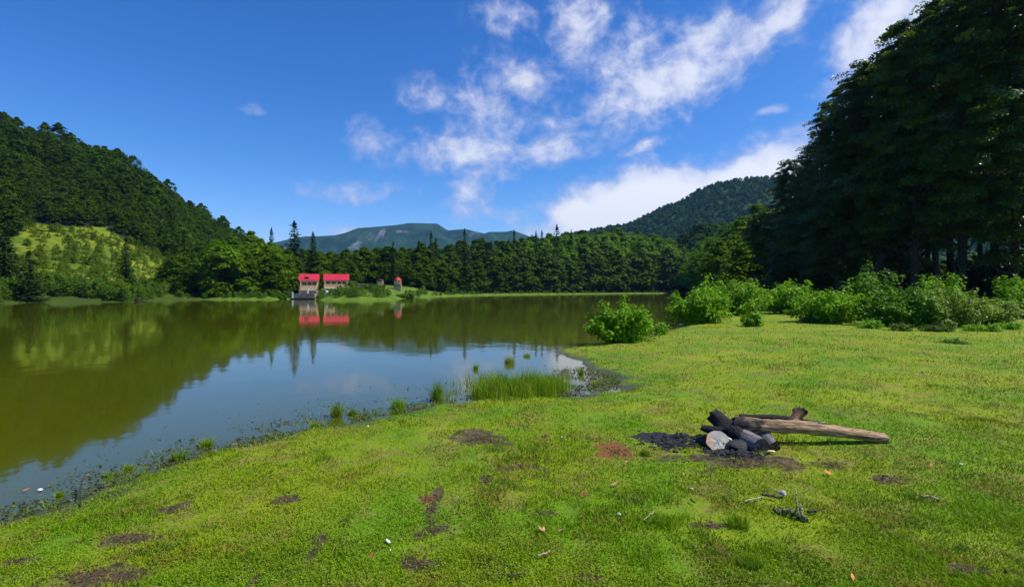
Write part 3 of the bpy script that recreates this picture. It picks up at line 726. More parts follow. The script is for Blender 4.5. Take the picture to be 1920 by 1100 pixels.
# ------------------------------------------------------------------ bushes on the right
def bush_mesh(seed, w_, h_, n_stem=46, leaf=.075, m=M_BUSH, d_=None, lps=95, thin=.45):
    rg = np.random.default_rng(seed); d_ = d_ or w_ * .8; LC, LN, LT, TT = [], [], [], []; mb = MB()
    for k in range(n_stem):
        ph = rg.random() * 6.283; q = rg.random() ** .6
        bx, by = .30 * w_ / 2 * math.cos(ph) * q, .30 * d_ / 2 * math.sin(ph) * q
        ex, ey = w_ / 2 * math.cos(ph) * q, d_ / 2 * math.sin(ph) * q
        top = h_ * (math.sqrt(max(0, 1 - q ** 3.2)) * .72 + .2) * rg.uniform(.60, .96) * (1 + .16 * math.sin(ph * 3 + seed) * q) * (1.22 if rg.random() < .05 else 1)
        s = np.linspace(0, 1, 7); bend = s ** .8
        path = np.stack([bx + (ex - bx) * bend, by + (ey - by) * bend, top * s ** (.85 if q < .7 else .7) - .05], 1)
        path[1:, :2] += rg.normal(size=(6, 2)) * .03 * w_ * .3
        mb.add(*tube(path, np.linspace(.018, .004, 7), 5, 0, 1, caps=False))
        n = int(lps * rg.uniform(.5, 1.4)); t = np.clip(1 - rg.random(n) ** 1.25 * 1.0, .08, 1)
        c = np.stack([np.interp(t, s, path[:, i]) for i in range(3)], 1)
        o = rg.normal(size=(n, 3)) * np.array([1, 1, .75]) * (.10 + .10 * (1 - t))[:, None] * max(.6, h_ / 2)
        LC.append(c + o); outw = unit(o + np.array([math.cos(ph), math.sin(ph), .2]) * .08)
        LN.append(unit(outw * .5 + np.array([0, 0, .8]) + rg.normal(size=(n, 3)) * thin)); LT.append(outw + np.array([0, 0, -.25]))
        TT.append(np.clip(.1 + .45 * rg.random(n) + .45 * rg.random(), 0, 1))
    LC = np.vstack(LC); LN = np.vstack(LN); LT = np.vstack(LT); TT = np.concatenate(TT); ok = LC[:, 2] > .02
    LC, LN, LT, TT = LC[ok], LN[ok], LT[ok], TT[ok]; s = leaf * (.6 + .75 * rg.random(len(LC)))
    V, Fc = cards(LC, LN, s, s * .72, rg, LT)
    return mk_mesh('foliage', V, Fc, m, {'tint': np.repeat(TT, 4)}), mb.mesh('stem', M_BARK)
def bush(u, v, wpx, hpx, label, m=M_BUSH, leaf=.075, stems=46, name='bush', cat='bush', lps=95, seed=None, rz=0., ydep=None):
    p = on_ground(u, v) if ydep is None else np.array([(u - U0) / F * ydep, ydep, gz((u - U0) / F * ydep, ydep)])
    w_, h_ = wpx * 1.18 / F * p[1], hpx * .90 / F * p[1]
    f, s = bush_mesh(int(u + v) if seed is None else seed, w_, h_, stems, leaf, m, lps=lps)
    t = thing(name, label, cat, (p[0], p[1] + w_ * .3, p[2] - .03), rz); link('foliage', f, t); link('stem', s, t); return t
bush(1172, 636, 124, 100, 'rounded green bush standing by itself at the water edge', stems=60, leaf=.062, lps=120, ydep=17.2)
bush(1322, 608, 112, 88, 'left half of the large bright bush right of the inlet, dark at its base', M_BUSH, .08, 60, lps=130)
bush(1398, 592, 150, 92, 'right half of the large bright bush beside the lake', M_BUSH, .085, 70, lps=130)
bush(1418, 612, 36, 42, 'small bush standing in front of the large bright bush', M_BUSH, .06, 22, lps=90)
bush(1504, 590, 96, 84, 'pointed green bush between the large bright bush and the pale flecked one', M_BUSH, .10, 50, lps=120)
bush(1582, 608, 136, 88, 'wide leafy bush with pale flecked leaves near the middle of the bush row', M_BUSH, .08, 60, lps=130)
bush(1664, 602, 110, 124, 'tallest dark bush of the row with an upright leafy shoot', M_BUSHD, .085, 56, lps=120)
bush(1722, 614, 130, 96, 'broad dark bush right of the tallest one', M_BUSHD, .08, 66, lps=130)
bush(1790, 596, 90, 102, 'bush with an upright leafy tip behind the yellow green bramble', M_BUSH, .085, 50, lps=120)
bush(1822, 614, 150, 92, 'yellow green bramble mound near the right end of the bush row', M_BRAM, .06, 80, lps=150)
bush(1888, 612, 110, 72, 'low mixed green bramble at the right end of the bush row', M_BRAM, .06, 56, lps=130)
bush(1925, 596, 70, 104, 'bright green bush cut by the right edge of the picture', M_BUSH, .085, 46, lps=120)
bush(2030, 600, 160, 90, 'green bush just beyond the right edge of the picture', M_BUSH, .085, 60, lps=120)
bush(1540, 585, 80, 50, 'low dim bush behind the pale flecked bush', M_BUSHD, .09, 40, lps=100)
bush(1625, 590, 60, 74, 'bush filling the gap left of the tallest dark bush', M_BUSH, .09, 40, lps=110)
for i, (u, v, wp, hp, lb) in enumerate([(1700, 621, 40, 22, 'small leafy weed clump at the foot of the tallest dark bush'), (1640, 616, 44, 26, 'leafy weeds between the pale flecked bush and the dark bushes'),
        (1772, 622, 60, 22, 'low leafy weeds in front of the bramble left side'), (1860, 622, 60, 24, 'low weeds in front of the right end bramble'), (1800, 645, 50, 8, 'flat dark weed patch on the grass before the brambles'),
        (1242, 628, 30, 34, 'pale green tall weeds beside the lone rounded bush'), (1530, 606, 40, 20, 'leafy weeds left of the pale flecked bush'), (1905, 618, 40, 22, 'low weeds at the far right foot of the bush row')]):
    bush(u, v, wp, hp, lb, M_BUSH if i % 2 else M_FERN, .04, 24, 'weed_clump', 'weeds', 60)

# ------------------------------------------------------------------ houses on the far bank
M_ROOF = simple('red_metal_roof', (.50, .022, .042), .45, .4, .08, 2, .1)
M_WALL = simple('cream_wood_wall', (.74, .52, .27), .8, .2, .12, 2, .2)
M_WALL2 = simple('pale_plaster_wall', (.66, .60, .50), .8, .2, .12, 2, .2)
M_GLASS = simple('dark_window_glass', (.018, .018, .022), .12, .6, .1, 1, 0)
M_TRIM = simple('brown_wood_trim', (.23, .11, .04), .7, .2, .2, 3, .2)
M_STONE = simple('grey_stone', (.26, .22, .165), .9, .15, .35, 1.6, .8, .05)
M_WHITE = simple('white_paint', (.76, .78, .80), .5, .3, .08, 2, .1)
M_DARK = simple('dark_timber', (.035, .025, .02), .8, .1, .3, 2, .2)
def prism_roof(x0, x1, y0, y1, z0, z1, over=.25, th=.09):
    """gabled roof with its ridge along x, real thickness"""
    ym = (y0 + y1) / 2; X0, X1, Y0, Y1 = x0 - over, x1 + over, y0 - over * 1.6, y1 + over * 1.6
    mb = MB()
    for (ya, za, yb, zb) in ((Y0, z0, ym, z1), (ym, z1, Y1, z0)):
        V = np.array([(X0, ya, za), (X1, ya, za), (X1, yb, zb), (X0, yb, zb), (X0, ya, za + th), (X1, ya, za + th), (X1, yb, zb + th), (X0, yb, zb + th)], float)
        mb.add(V, np.array([(0, 3, 2, 1), (4, 5, 6, 7), (0, 1, 5, 4), (1, 2, 6, 5), (2, 3, 7, 6), (3, 0, 4, 7)]))
    nrib = int((X1 - X0) / .45)
    for i in range(nrib + 1):
        x = X0 + .03 + i * (X1 - X0 - .06) / nrib
        V, Fc = tube([(x, Y0 + .02, z0 + th + .01), (x, ym, z1 + th + .01)], [.018, .018], 4, 0, 1); mb.add(V, Fc)
    return mb
def house(x, y, z, w_, d_, hw, hr, label, wm, wins, rz=0, roofwin=False, chimney=False):
    h = thing('house', label, 'house', (x, y, z), rz)
    mb = MB(); mb.box(-w_ / 2, w_ / 2, 0, d_, -1.6, hw); ym = d_ / 2     # storey walls with gable ends
    for sx in (-w_ / 2 + .002, w_ / 2 - .12):
        V = np.array([(sx, .1, hw), (sx, d_ - .1, hw), (sx, ym, hw + hr * .93), (sx, ym, hw + hr * .93), (sx + .118, .1, hw), (sx + .118, d_ - .1, hw), (sx + .118, ym, hw + hr * .93), (sx + .118, ym, hw + hr * .93)], float)
        mb.add(V, np.array([(0, 1, 2, 3), (4, 7, 6, 5), (0, 3, 7, 4), (1, 5, 6, 2), (0, 4, 5, 1)]))
    link('wall', mb.mesh('wall', wm), h)
    r_ = link('roof', prism_roof(-w_ / 2, w_ / 2, 0, d_, hw, hw + hr).mesh('roof', M_ROOF), h)
    link('eave_board', MB().box(-w_ / 2 - .2, w_ / 2 + .2, -.36, -.30, hw - .14, hw - .01).mesh('eave_board', M_WALL), h)
    if roofwin:
        fr = MB().box(-.9, -.1, -.0, .12, hw + .42, hw + .78); link('dormer', fr.mesh('dormer', M_DARK), r_)
    link('plinth', MB().box(-w_ / 2 - .06, w_ / 2 + .06, -.06, d_ * .5, -1.6, .25).mesh('plinth', M_WALL2), h)
    for (a, b, c, d) in wins:
        f = MB()
        f.box(a, b, -.05, .02, c, c + .06).box(a, b, -.05, .02, d - .06, d).box(a, a + .06, -.05, .02, c + .06, d - .06).box(b - .06, b, -.05, .02, c + .06, d - .06)
        f.box((a + b) / 2 - .02, (a + b) / 2 + .02, -.045, .02, c + .06, d - .06)
        fo = link('window', f.mesh('window', M_TRIM), h); link('pane', MB().box(a + .06, b - .06, -.025, -.012, c + .06, d - .06).mesh('pane', M_GLASS), fo)
    link('balcony_rail', railing(-w_ / 2, w_ / 2, -.75, .30, 1.0), h)
    link('balcony_deck', MB().box(-w_ / 2 - .05, w_ / 2 + .05, -.8, -.065, .1, .22).mesh('balcony_deck', M_WALL2), h)
    for px in (-w_ / 2 + .08, w_ / 2 - .08): link('post', MB().box(px - .06, px + .06, -.74, -.62, .22, hw - .02).mesh('post', M_WALL), h)
    return h
def railing(x0, x1, y, z0, z1):
    f = MB().box(x0, x1, y - .03, y + .03, z1 - .06, z1).box(x0, x1, y - .02, y + .02, z0, z0 + .06)
    n = max(2, int((x1 - x0) / .22))
    for i in range(n + 1):
        x = x0 + (x1 - x0) * i / n; f.box(x - .045, x + .045, y - .018, y + .018, z0 + .06, z1 - .06)
    return f.mesh('balcony_rail', M_WALL)
YH = 103.; k_ = YH / F
xa = (576.5 - U0) * k_; xb = (629 - U0) * k_
house(xa + .35, YH, 1.55, 3.35, 3.6, 2.05, 1.32, 'small cream house with a bright red roof standing above the stone terrace', M_WALL, [(-1.25, -.55, 1.15, 1.75), (-.3, .4, 1.15, 1.75), (.6, 1.3, 1.15, 1.75)], rz=R(20), roofwin=True)
house(xb, YH + .5, 1.9, 4.5, 3.8, 1.75, 1.25, 'wider cream house with a long red roof on the green bank', M_WALL,
      [(-1.9, -1.2, .98, 1.5), (-.9, -.1, .98, 1.5), (.2, .9, .98, 1.5), (1.15, 1.85, .98, 1.5)], rz=R(18))
# stone terrace by the water
t = thing('stone_terrace', 'grey brown stone terrace with a low wall at the water below the left house', 'terrace', ((568 - U0) * .1015, 97.5, 0))
link('wall', MB().box(-2.05, 2.2, 0, 4.4, -.5, 1.05).mesh('wall', M_STONE), t)
link('upper_wall', MB().box(-1.35, 2.1, 1.2, 5.2, 1.05, 1.62).mesh('upper_wall', M_STONE), t)
link('landing', MB().box(-2.15, 2.25, -.75, -.003, -.5, .22).mesh('landing', M_DARK), t)
link('railing', railing(-1.3, 2.0, 1.3, 1.64, 2.15), t)
for (u, v0_, v1_, y, lb) in ((548.5, 548, 558.5, 97.0, 'pale post at the left corner of the stone terrace'), (577, 541, 550, 98.2, 'pale post standing on the stone terrace'),
                         (652, 546, 552, 98, 'pale post on the grass below the right house')):
    zb = CAMZ - (v1_ - V0) / F * y; zt = CAMZ - (v0_ - V0) / F * y
    o = link('post', MB().box(-.10, .10, -.10, .10, zb - .1, zt).box(-.13, .13, -.13, .13, zt, zt + .06).mesh('post', M_WHITE), None, ((u - U0) / F * y, y, 0)); tag(o, lb, 'post')
# white tank beside the wide house
y = 101.5; x = (612.5 - U0) / F * y
t = thing('water_tank', 'whitish water tank standing at the left end of the wide house', 'tank', (x, y, gz(x, y)))
th_ = np.linspace(0, 1, 6); link('tank_body', MB().add(*tube([(0, 0, .1), (0, 0, .2), (0, 0, .8), (0, 0, .95), (0, 0, 1.0)], [.36, .40, .40, .34, .16], 14)).mesh('tank_body', M_WHITE, True), t)
link('stand', MB().box(-.4, .4, -.4, .4, -.2, .1).mesh('stand', M_STONE), t)
# jetty-like pale deck right of the wide house
y = 101.; x = (661 - U0) / F * y
t = thing('wooden_deck', 'narrow pale deck sticking out right of the wide house', 'deck', (x, y, 0))
link('deck_boards', MB().box(-.9, .9, 0, 1.6, 2.22, 2.40).mesh('deck_boards', M_WALL2), t)
for sx in (-.75, .75): link('leg', MB().box(sx - .07, sx + .07, .2, .34, gz(x, y) - .3, 2.217).mesh('leg', M_TRIM), t)
for u in (678, 692):
    y = 108.; x = (u - U0) / F * y
    t = thing('picnic_table', 'pale picnic table in the shade nearer to the wide house' if u == 678 else 'pale picnic table in the shade farther right from the houses', 'table', (x, y, gz(x, y)), 0)
    link('tabletop', MB().box(-.7, .7, -.35, .35, .78, .84).mesh('tabletop', M_WHITE), t)
    for sy in (-.6, .6): link('bench', MB().box(-.7, .7, sy - .14, sy + .14, .44, .49).mesh('bench', M_WALL2), t)
    for sx in (-.5, .5): link('leg', MB().box(sx - .04, sx + .04, -.7, .7, -.2, .438).box(sx - .04, sx + .04, -.1, .1, .438, .777).mesh('leg', M_TRIM), t)
# red roofed pavilion and the dim kiosk
def pavilion(u, y, w_, zb, hw, hr, rm, label, wm):
    x = (u - U0) / F * y; t = thing('pavilion', label, 'pavilion', (x, y, zb))
    link('floor_slab', MB().box(-w_ * .55, w_ * .55, -w_ * .45, w_ * .45, gz(x, y) - zb - .4, .0).mesh('floor_slab', M_STONE), t)
    for sx in (-1, 1):
        for sy in (-1, 1): link('post', MB().box(sx * w_ * .45 - .06, sx * w_ * .45 + .06, sy * w_ * .35 - .06, sy * w_ * .35 + .06, .003, hw).mesh('post', wm), t)
    link('rail', MB().box(-w_ * .45 + .07, w_ * .45 - .07, -w_ * .35 - .04, -w_ * .35 + .04, .15, .8).mesh('rail', wm), t)
    link('back_panel', MB().box(-w_ * .45 + .07, w_ * .45 - .07, w_ * .35 - .04, w_ * .35 + .04, .003, hw * .9).mesh('back_panel', wm), t)
    s = [(w_ * .62, 0), (w_ * .60, .05), (w_ * .42, hr * .55), (w_ * .14, hr * .9), (.03, hr)]
    link('roof', MB().add(*tube([(0, 0, hw + q[1]) for q in s], [q[0] for q in s], 8)).mesh('roof', rm), t)
pavilion(746, 122, 1.5, 3.0, .95, .85, M_ROOF, 'small open pavilion with a rounded red roof under the trees', M_WALL)
pavilion(713, 118, 1.3, 2.7, 1.2, .45, M_DARK, 'dim yellowish kiosk in the shade left of the red roofed pavilion', M_WALL)
for i, (u, v, wp, hp) in enumerate([(596, 549, 24, 18), (625, 552, 30, 10), (655, 553, 26, 9), (690, 552, 30, 14), (715, 550, 34, 16), (752, 553, 30, 8), (770, 552, 26, 14), (540, 556, 20, 14), (530, 558, 22, 10), (640, 556, 30, 6), (700, 556, 30, 6), (600, 558, 18, 8)]):
    y = np.interp(v, [548, 559], [108, 96]); x = (u - U0) / F * y
    f, s = bush_mesh(300 + i, wp / F * y, hp / F * y * 1.1, 26, .13, M_FERN, lps=45)
    t = thing('shrub', 'bright green shrub on the bank below the red roofed houses', 'shrub', (x, y, gz(x, y) - .1), group='bright shrubs on the bank below the houses'); link('foliage', f, t); link('stem', s, t)
# left bank details
M_ORANGE = simple('orange_clay', (.40, .20, .05), .9, .1, .35, 1.5, .8, .05)
M_CONC = simple('weathered_concrete', (.52, .47, .38), .85, .2, .15, 3, .4)
def rock_mesh(seed, sx, sy, sz, m, det=3):
    import bmesh
    bm = bmesh.new(); bmesh.ops.create_icosphere(bm, subdivisions=det, radius=1)
    V = np.array([v.co[:] for v in bm.verts]); rg = np.random.default_rng(seed)
    for _ in range(9):
        d = unit(rg.normal(size=(1, 3)))[0]; c = rg.uniform(.55, .85); pr = V @ d; V = V - np.maximum(pr - c, 0)[:, None] * d * .85
    V = V * (1 + .05 * fbm(V[:, 0] * 3 + V[:, 2] * 2, V[:, 1] * 3, .8, 3, seed))[:, None] * np.array([sx, sy, sz])
    Fc = np.array([[v.index for v in f.verts] for f in bm.faces]); bm.free()
    return mk_mesh('rock', V, Fc, m, smooth=False)
for (u, v, y, s, m, lb, nm, ct) in ((37, 563, 84, (1.1, .8, 1.0), M_ORANGE, 'orange clay bank patch at the foot of the left conifer', 'earth_mound', 'earth'),
        (88, 561, 84, (1.3, .8, .6), M_ORANGE, 'tan earth mound on the left shore between the conifer and the pale post', 'earth_mound', 'earth'),
        (188, 562, 82, (.5, .4, .35), M_STONE, 'grey rock right of the pale post on the left shore', 'rock', 'rock'),
        (258, 561, 80, (.6, .5, .4), M_DARK, 'dark rock at the water edge below the meadow', 'rock', 'rock')):
    p = Pd(u, v, y); tag(link(nm, rock_mesh(int(u), *s, m), None, (p[0], p[1], gz(p[0], p[1]) + .15)), lb, ct)
y = 82.; x = (170 - U0) / F * y
t = thing('marker_post', 'pale concrete post standing at the left shore', 'post', (x, y, 0))
link('shaft', MB().box(-.26, .26, -.2, .2, -.5, 1.05).mesh('shaft', M_CONC), t); link('cap', MB().box(-.32, .32, -.26, .26, 1.05, 1.2).mesh('cap', M_CONC), t)
for (u, vb, vt, y, lb) in ((88, 371, 353, 172, 'left and taller of two pale utility poles in the hillside gap'), (106, 371, 357, 174, 'right and shorter of two pale utility poles in the hillside gap')):
    x = (u - U0) / F * y; z = gz(x, y); zt = CAMZ + (V0 - vt) / F * y
    t = thing('utility_pole', lb, 'pole', (x, y, z))
    link('pole_shaft', MB().add(*tube([(0, 0, -.3), (0, 0, zt - z)], [.22, .17], 8)).mesh('pole_shaft', M_CONC), t)
    link('crossarm', MB().box(-.8, .8, -.1, .1, zt - z - .7, zt - z - .5).mesh('crossarm', M_CONC), t)

# ------------------------------------------------------------------ campfire place
def wood_mat(name, c1, c2, char=0.0, grain=30):
    m, t = mat(name); g = t.node('ShaderNodeTexCoord').outputs['Object']
    mp = t.node('ShaderNodeMapping'); t.link(g, mp.inputs[0]); mp.inputs['Scale'].default_value = (.10, 1, 1)
    n = t.noise(mp.outputs[0], grain, 6, .65, .3); n2 = t.noise(g, 5, 4, .6); n3 = t.noise(mp.outputs[0], grain * 3, 4, .6)
    c = t.mix(t.ramp(n, .35, .65), c1, c2)
    c = t.mix(t.ramp(n3, .55, .7), c, tuple(q * .35 for q in c1))
    ch = t.ramp(t.math('ADD', attr(t, 'tint'), t.math('MULTIPLY', t.math('SUBTRACT', n2, .5), .9)), .42, .62)
    cr = t.mix(t.ramp(t.noise(g, 40, 3), .4, .65), (.006, .006, .007), (.030, .029, .032))
    c = t.mix(ch, c, cr)
    h = t.math('ADD', t.math('MULTIPLY', n, 1.0), t.math('MULTIPLY', n3, .6))
    out(t, principled(t, c, .78, .25, bump(t, h, .9, .012))); return m
M_DRIFT = wood_mat('weathered_driftwood', (.12, .062, .03), (.52, .35, .20))
M_BROWN = wood_mat('red_brown_bark', (.07, .032, .018), (.21, .11, .06))
M_CHAR = wood_mat('charred_wood', (.02, .02, .022), (.06, .058, .065))
M_GREYW = wood_mat('grey_burnt_wood', (.085, .075, .075), (.235, .215, .215))
def endgrain():
    m, t = mat('pale_cut_wood'); g = t.node('ShaderNodeTexCoord').outputs['Object']
    n = t.noise(g, 9, 5); c = t.mix(t.ramp(n, .35, .68), (.34, .33, .29), (.50, .48, .42))
    wv = t.node('ShaderNodeTexWave'); wv.wave_type = 'RINGS'; wv.rings_direction = 'X'; wv.inputs['Scale'].default_value = 7; wv.inputs['Distortion'].default_value = 3; t.link(g, wv.inputs[0])
    c = t.mix(t.math('MULTIPLY', wv.outputs['Fac'], .25), c, (.22, .2, .17))
    sp = t.node('ShaderNodeSeparateXYZ'); t.link(g, sp.inputs[0])
    c = t.mix(t.math('MULTIPLY', t.ramp(sp.outputs[1], .02, .14), t.ramp(t.noise(g, 14, 3), .40, .58)), c, (.50, .27, .13))
    out(t, principled(t, c, .75, .2, bump(t, t.noise(g, 60, 4), .5, .004))); return m
M_END = endgrain()
M_CHIP = simple('fresh_wood_chip', (.72, .56, .27), .7, .2, .15, 20, .3)
def log(name, label, a, b, ra, rb, m, seed=0, bend=0.03, cuts=(0, 0), char=lambda s: 0.1, n=26, sides=20, rough=.06, m_end=None, parts=True, knots=()):
    """a log in its own frame: x along the wood. a, b are world points"""
    a, b = Vector(a), Vector(b); L = (b - a).length; q = (b - a).to_track_quat('X', 'Z')
    t = tag(link(name, None, None, a), label, 'log'); t.rotation_mode = 'QUATERNION'; t.rotation_quaternion = q
    rg = np.random.default_rng(seed); s = np.linspace(0, 1, n); th = np.linspace(0, 2 * math.pi, sides, endpoint=False)
    cy = np.sin(s * 3.1 + seed) * bend - math.sin(seed) * bend * (1 - s) - math.sin(3.1 + seed) * bend * s
    cz = np.sin(s * 4.3 + seed * 1.7) * bend * .6 - math.sin(seed * 1.7) * bend * .6 * (1 - s) - math.sin(4.3 + seed * 1.7) * bend * .6 * s
    S, TH = np.meshgrid(s, th, indexing='ij')
    rad = ra + (rb - ra) * S
    rad = rad * (1 + rough * 2.2 * fbm(S * L * 2.2 + seed, np.cos(TH) * 1.3 + seed, .5, 3, seed) + rough * 1.8 * fbm(S * L * .8, np.cos(TH) * 3 + np.sin(TH) * 5, .6, 3, seed + 3) + rough * .5 * np.sin(TH * 3 + seed + S * 2))
    for (ks, kt, kh, kw) in knots: rad = rad + kh * np.exp(-((S - ks) * L / kw) ** 2 - (np.angle(np.exp(1j * (TH - kt))) / .45) ** 2)
    # ragged ends
    XX = S * L
    e0 = fbm(np.cos(TH) * 2 + 5, np.sin(TH) * 2, .7, 3, seed + 9) * cuts[0]; e1 = fbm(np.cos(TH) * 2, np.sin(TH) * 2 + 7, .7, 3, seed + 5) * cuts[1]
    XX = XX + e0 * np.exp(-S * L / .06) + e1 * np.exp(-(1 - S) * L / .06)
    V = np.stack([XX, cy[:, None] + rad * np.cos(TH), cz[:, None] + rad * np.sin(TH)], -1).reshape(-1, 3)
    i = np.arange(n - 1)[:, None] * sides; j = np.arange(sides)[None]; j2 = (j + 1) % sides
    Fq = np.stack([i + j, i + j2, i + sides + j2, i + sides + j], -1).reshape(-1, 4)
    tn = np.array([char(v) for v in S.ravel()])
    link('bark', mk_mesh('bark', V, Fq, m, {'tint': tn}, smooth=True), t)
    for e, (row, xc) in enumerate(((0, 0), (n - 1, L))):
        ring = V[row * sides:(row + 1) * sides]; c = ring.mean(0); sg = -1 if e == 0 else 1
        rows = [ring + np.array([sg * .001, 0, 0])]
        for k, f in enumerate((.75, .5, .25, .02)): 
            rr = c + (ring - c) * f + rg.normal(size=ring.shape) * np.array([.004, 0, 0]); rows.append(rr)
        VV = np.vstack(rows); jj = np.arange(sides); FF = []
        for k in range(4):
            A = k * sides + jj; B = k * sides + (jj + 1) % sides; C_ = B + sides; D = A + sides
            FF.append(np.stack([A, B, C_, D] if e == 1 else [A, D, C_, B], -1))
        me_ = m_end[e] if m_end else m
        link('end_face', mk_mesh('end_face', VV, np.vstack(FF), me_, {'tint': np.full(len(VV), char(row / (n - 1)))}, smooth=True), t)
    return t
g0 = .2
# long weathered log
pa = Pd(1374, 793, 6.12); pb = Pd(1662, 822, 5.93)
lg = log('log', 'long weathered grey brown log, propped at its charred left end beside the fire pit', pa, pb, .074, .056, M_DRIFT, 3, .05, (.07, .04),
    char=lambda s: max(0, .55 - s * 1.3) + .08, knots=((.42, 1.2, .03, .08), (.28, 2.0, .02, .06), (.7, 0, .015, .09)), m_end=(M_BROWN, M_DRIFT), rough=.17, n=44)
# charred branch behind it and its forked stub
pa = Pd(1388, 782, 6.5); pb = Pd(1545, 797, 6.42)
log('branch', 'dark charred branch lying behind the long log', pa, pb, .045, .03, M_CHAR, 7, .03, (.04, .05), char=lambda s: .9 if s < .6 else .2, n=16, sides=10, rough=.15)
pa = Pd(1478, 797, 6.38); pb = Pd(1506, 769, 6.45)
log('log', 'short red brown forked stub sticking up behind the long log', pa, pb, .060, .052, M_BROWN, 12, .012, (.05, .06), char=lambda s: .05 + s * .45, n=12, sides=12, rough=.16, knots=((.8, .5, .06, .05), (.3, 3, .035, .05)))
pa = Pd(1500, 795, 6.40); pb = Pd(1548, 792, 6.45)
log('branch', 'short broken twig end right of the forked stub behind the long log', pa, pb, .035, .014, M_DRIFT, 15, .01, (.03, .03), char=lambda s: .1, n=8, sides=8, rough=.15)
# charred upright log
pa = Pd(1335, 775, 6.28); pb = Pd(1392, 822, 6.02)
log('log', 'black charred log leaning upwards out of the fire pit, its burnt tip tan', pa, pb, .078, .085, M_CHAR, 21, .03, (.05, .03), char=lambda s: .25 if s < .05 else .95, n=18, sides=16, rough=.14, knots=((.45, 3.6, .06, .06), (.2, 0.5, .03, .05)), m_end=(M_BROWN, M_CHAR))
pa = Pd(1316, 801, 6.15); pb = Pd(1352, 812, 6.05)
log('branch', 'black charred stub at the left foot of the leaning burnt log', pa, pb, .035, .07, M_CHAR, 25, .01, (.03, .03), char=lambda s: .95, n=10, sides=10, rough=.15)
# log with the pale cut face towards the viewer
pa = Pd(1347, 828, 5.86); pb = Pd(1312, 838, 6.22)
lt = log('log', 'thick short log with its pale round sawn face towards the viewer', pa, pb, .150, .14, M_CHAR, 31, .0, (.004, .02), char=lambda s: .95, n=14, sides=26, rough=.06, m_end=(M_END, M_CHAR))
lt.scale = (1, 1.0, .86)
hole = MB().add(*tube([(-.004, -.062, -.02), (.03, -.062, -.02)], [.013, .013], 10)).mesh('hole', M_CHAR); hole.attributes['tint'].data.foreach_set('value', [1.0] * len(hole.vertices)); link('hole', hole, lt)
# grey burnt block and split chunk
pa = Pd(1392, 822, 6.06); pb = Pd(1428, 838, 5.74)
log('log', 'short grey burnt log lying in the fire pit right of the pale sawn face', pa, pb, .118, .098, M_GREYW, 41, .01, (.05, .03), char=lambda s: .75 if s < .12 else .12, n=14, sides=12, rough=.10, m_end=(M_CHAR, M_CHAR))
pa = Pd(1432, 818, 6.08); pb = Pd(1452, 840, 5.80)
log('log', 'weathered brownish grey split log at the right end of the fire pit', pa, pb, .082, .075, M_GREYW, 45, .01, (.04, .03), char=lambda s: .05, n=12, sides=9, rough=.14, m_end=(M_GREYW, M_BROWN))
p = Pd(1446, 848, 5.66)
o = link('wood_chip', rock_mesh(5, .06, .022, .018, M_CHIP, 2), None, (p[0], p[1], gz(p[0], p[1]) + .03), (0, .1, .2)); tag(o, 'small bright yellow wood chip on the grass at the foot of the fire logs', 'wood chip')
p = Pd(1368, 822, 5.80)
o = link('ash_flake', rock_mesh(6, .035, .012, .012, M_WHITE, 2), None, (p[0], p[1], p[2]), (.2, .5, .2)); tag(o, 'small white flake of burnt paper beside the pale sawn log face', 'ash flake')
p = on_ground(1395, 846); tag(link('rock', rock_mesh(9, .16, .12, .075, M_CHAR, 3), None, (p[0], p[1] + .12, p[2] + .02)), 'blackened flat stone under the burnt logs of the fire pit', 'rock')
p = Pd(1395, 806, 6.25); tag(link('rock', rock_mesh(10, .2, .13, .13, M_CHAR, 3), None, (p[0], p[1], gz(p[0], p[1]) + .05)), 'black charred lump propping up the left end of the long log', 'rock')
# charcoal bed
rg = np.random.default_rng(3); V_, F_ = [], []; n = 0; base = rock_mesh(2, 1, 1, 1, M_CHAR, 1)
bv = np.array([v.co[:] for v in base.vertices]); bf = np.array([f.vertices[:] for f in base.polygons]); TT = []
for i in range(620):
    e = ASH[0] if rg.random() < .68 else ASH[1]
    a = rg.random() * 6.28; q = abs(rg.normal()) * .55; p = P(e[0] + e[2] * q * math.cos(a), e[1] + e[3] * q * math.sin(a), .2)
    s = (.005 + .010 * rg.exponential()) * np.array([rg.uniform(.8, 1.7), 1, .6]); s = np.minimum(s, .045); rz = rg.random() * 6.28
    Q = bv * s; Q = np.stack([Q[:, 0] * math.cos(rz) - Q[:, 1] * math.sin(rz), Q[:, 0] * math.sin(rz) + Q[:, 1] * math.cos(rz), Q[:, 2]], 1) + np.array([p[0], p[1], 0])
    V_.append((Q, p)); F_.append(bf + n); n += len(bv); TT.append(np.full(len(bv), .1 if rg.random() < .12 else 1.0))
px_ = np.array([q[1][0] for q in V_]); py_ = np.array([q[1][1] for q in V_]); pz_ = gza(px_, py_)
Vc = np.vstack([q[0] + np.array([0, 0, pz_[i] + .006]) for i, q in enumerate(V_)])
o = link('charcoal', mk_mesh('charcoal', Vc, np.vstack(F_), M_CHAR, {'tint': np.concatenate(TT)})); tag(o, 'scattered black charcoal and ash of the old campfire', 'charcoal', kind='stuff')

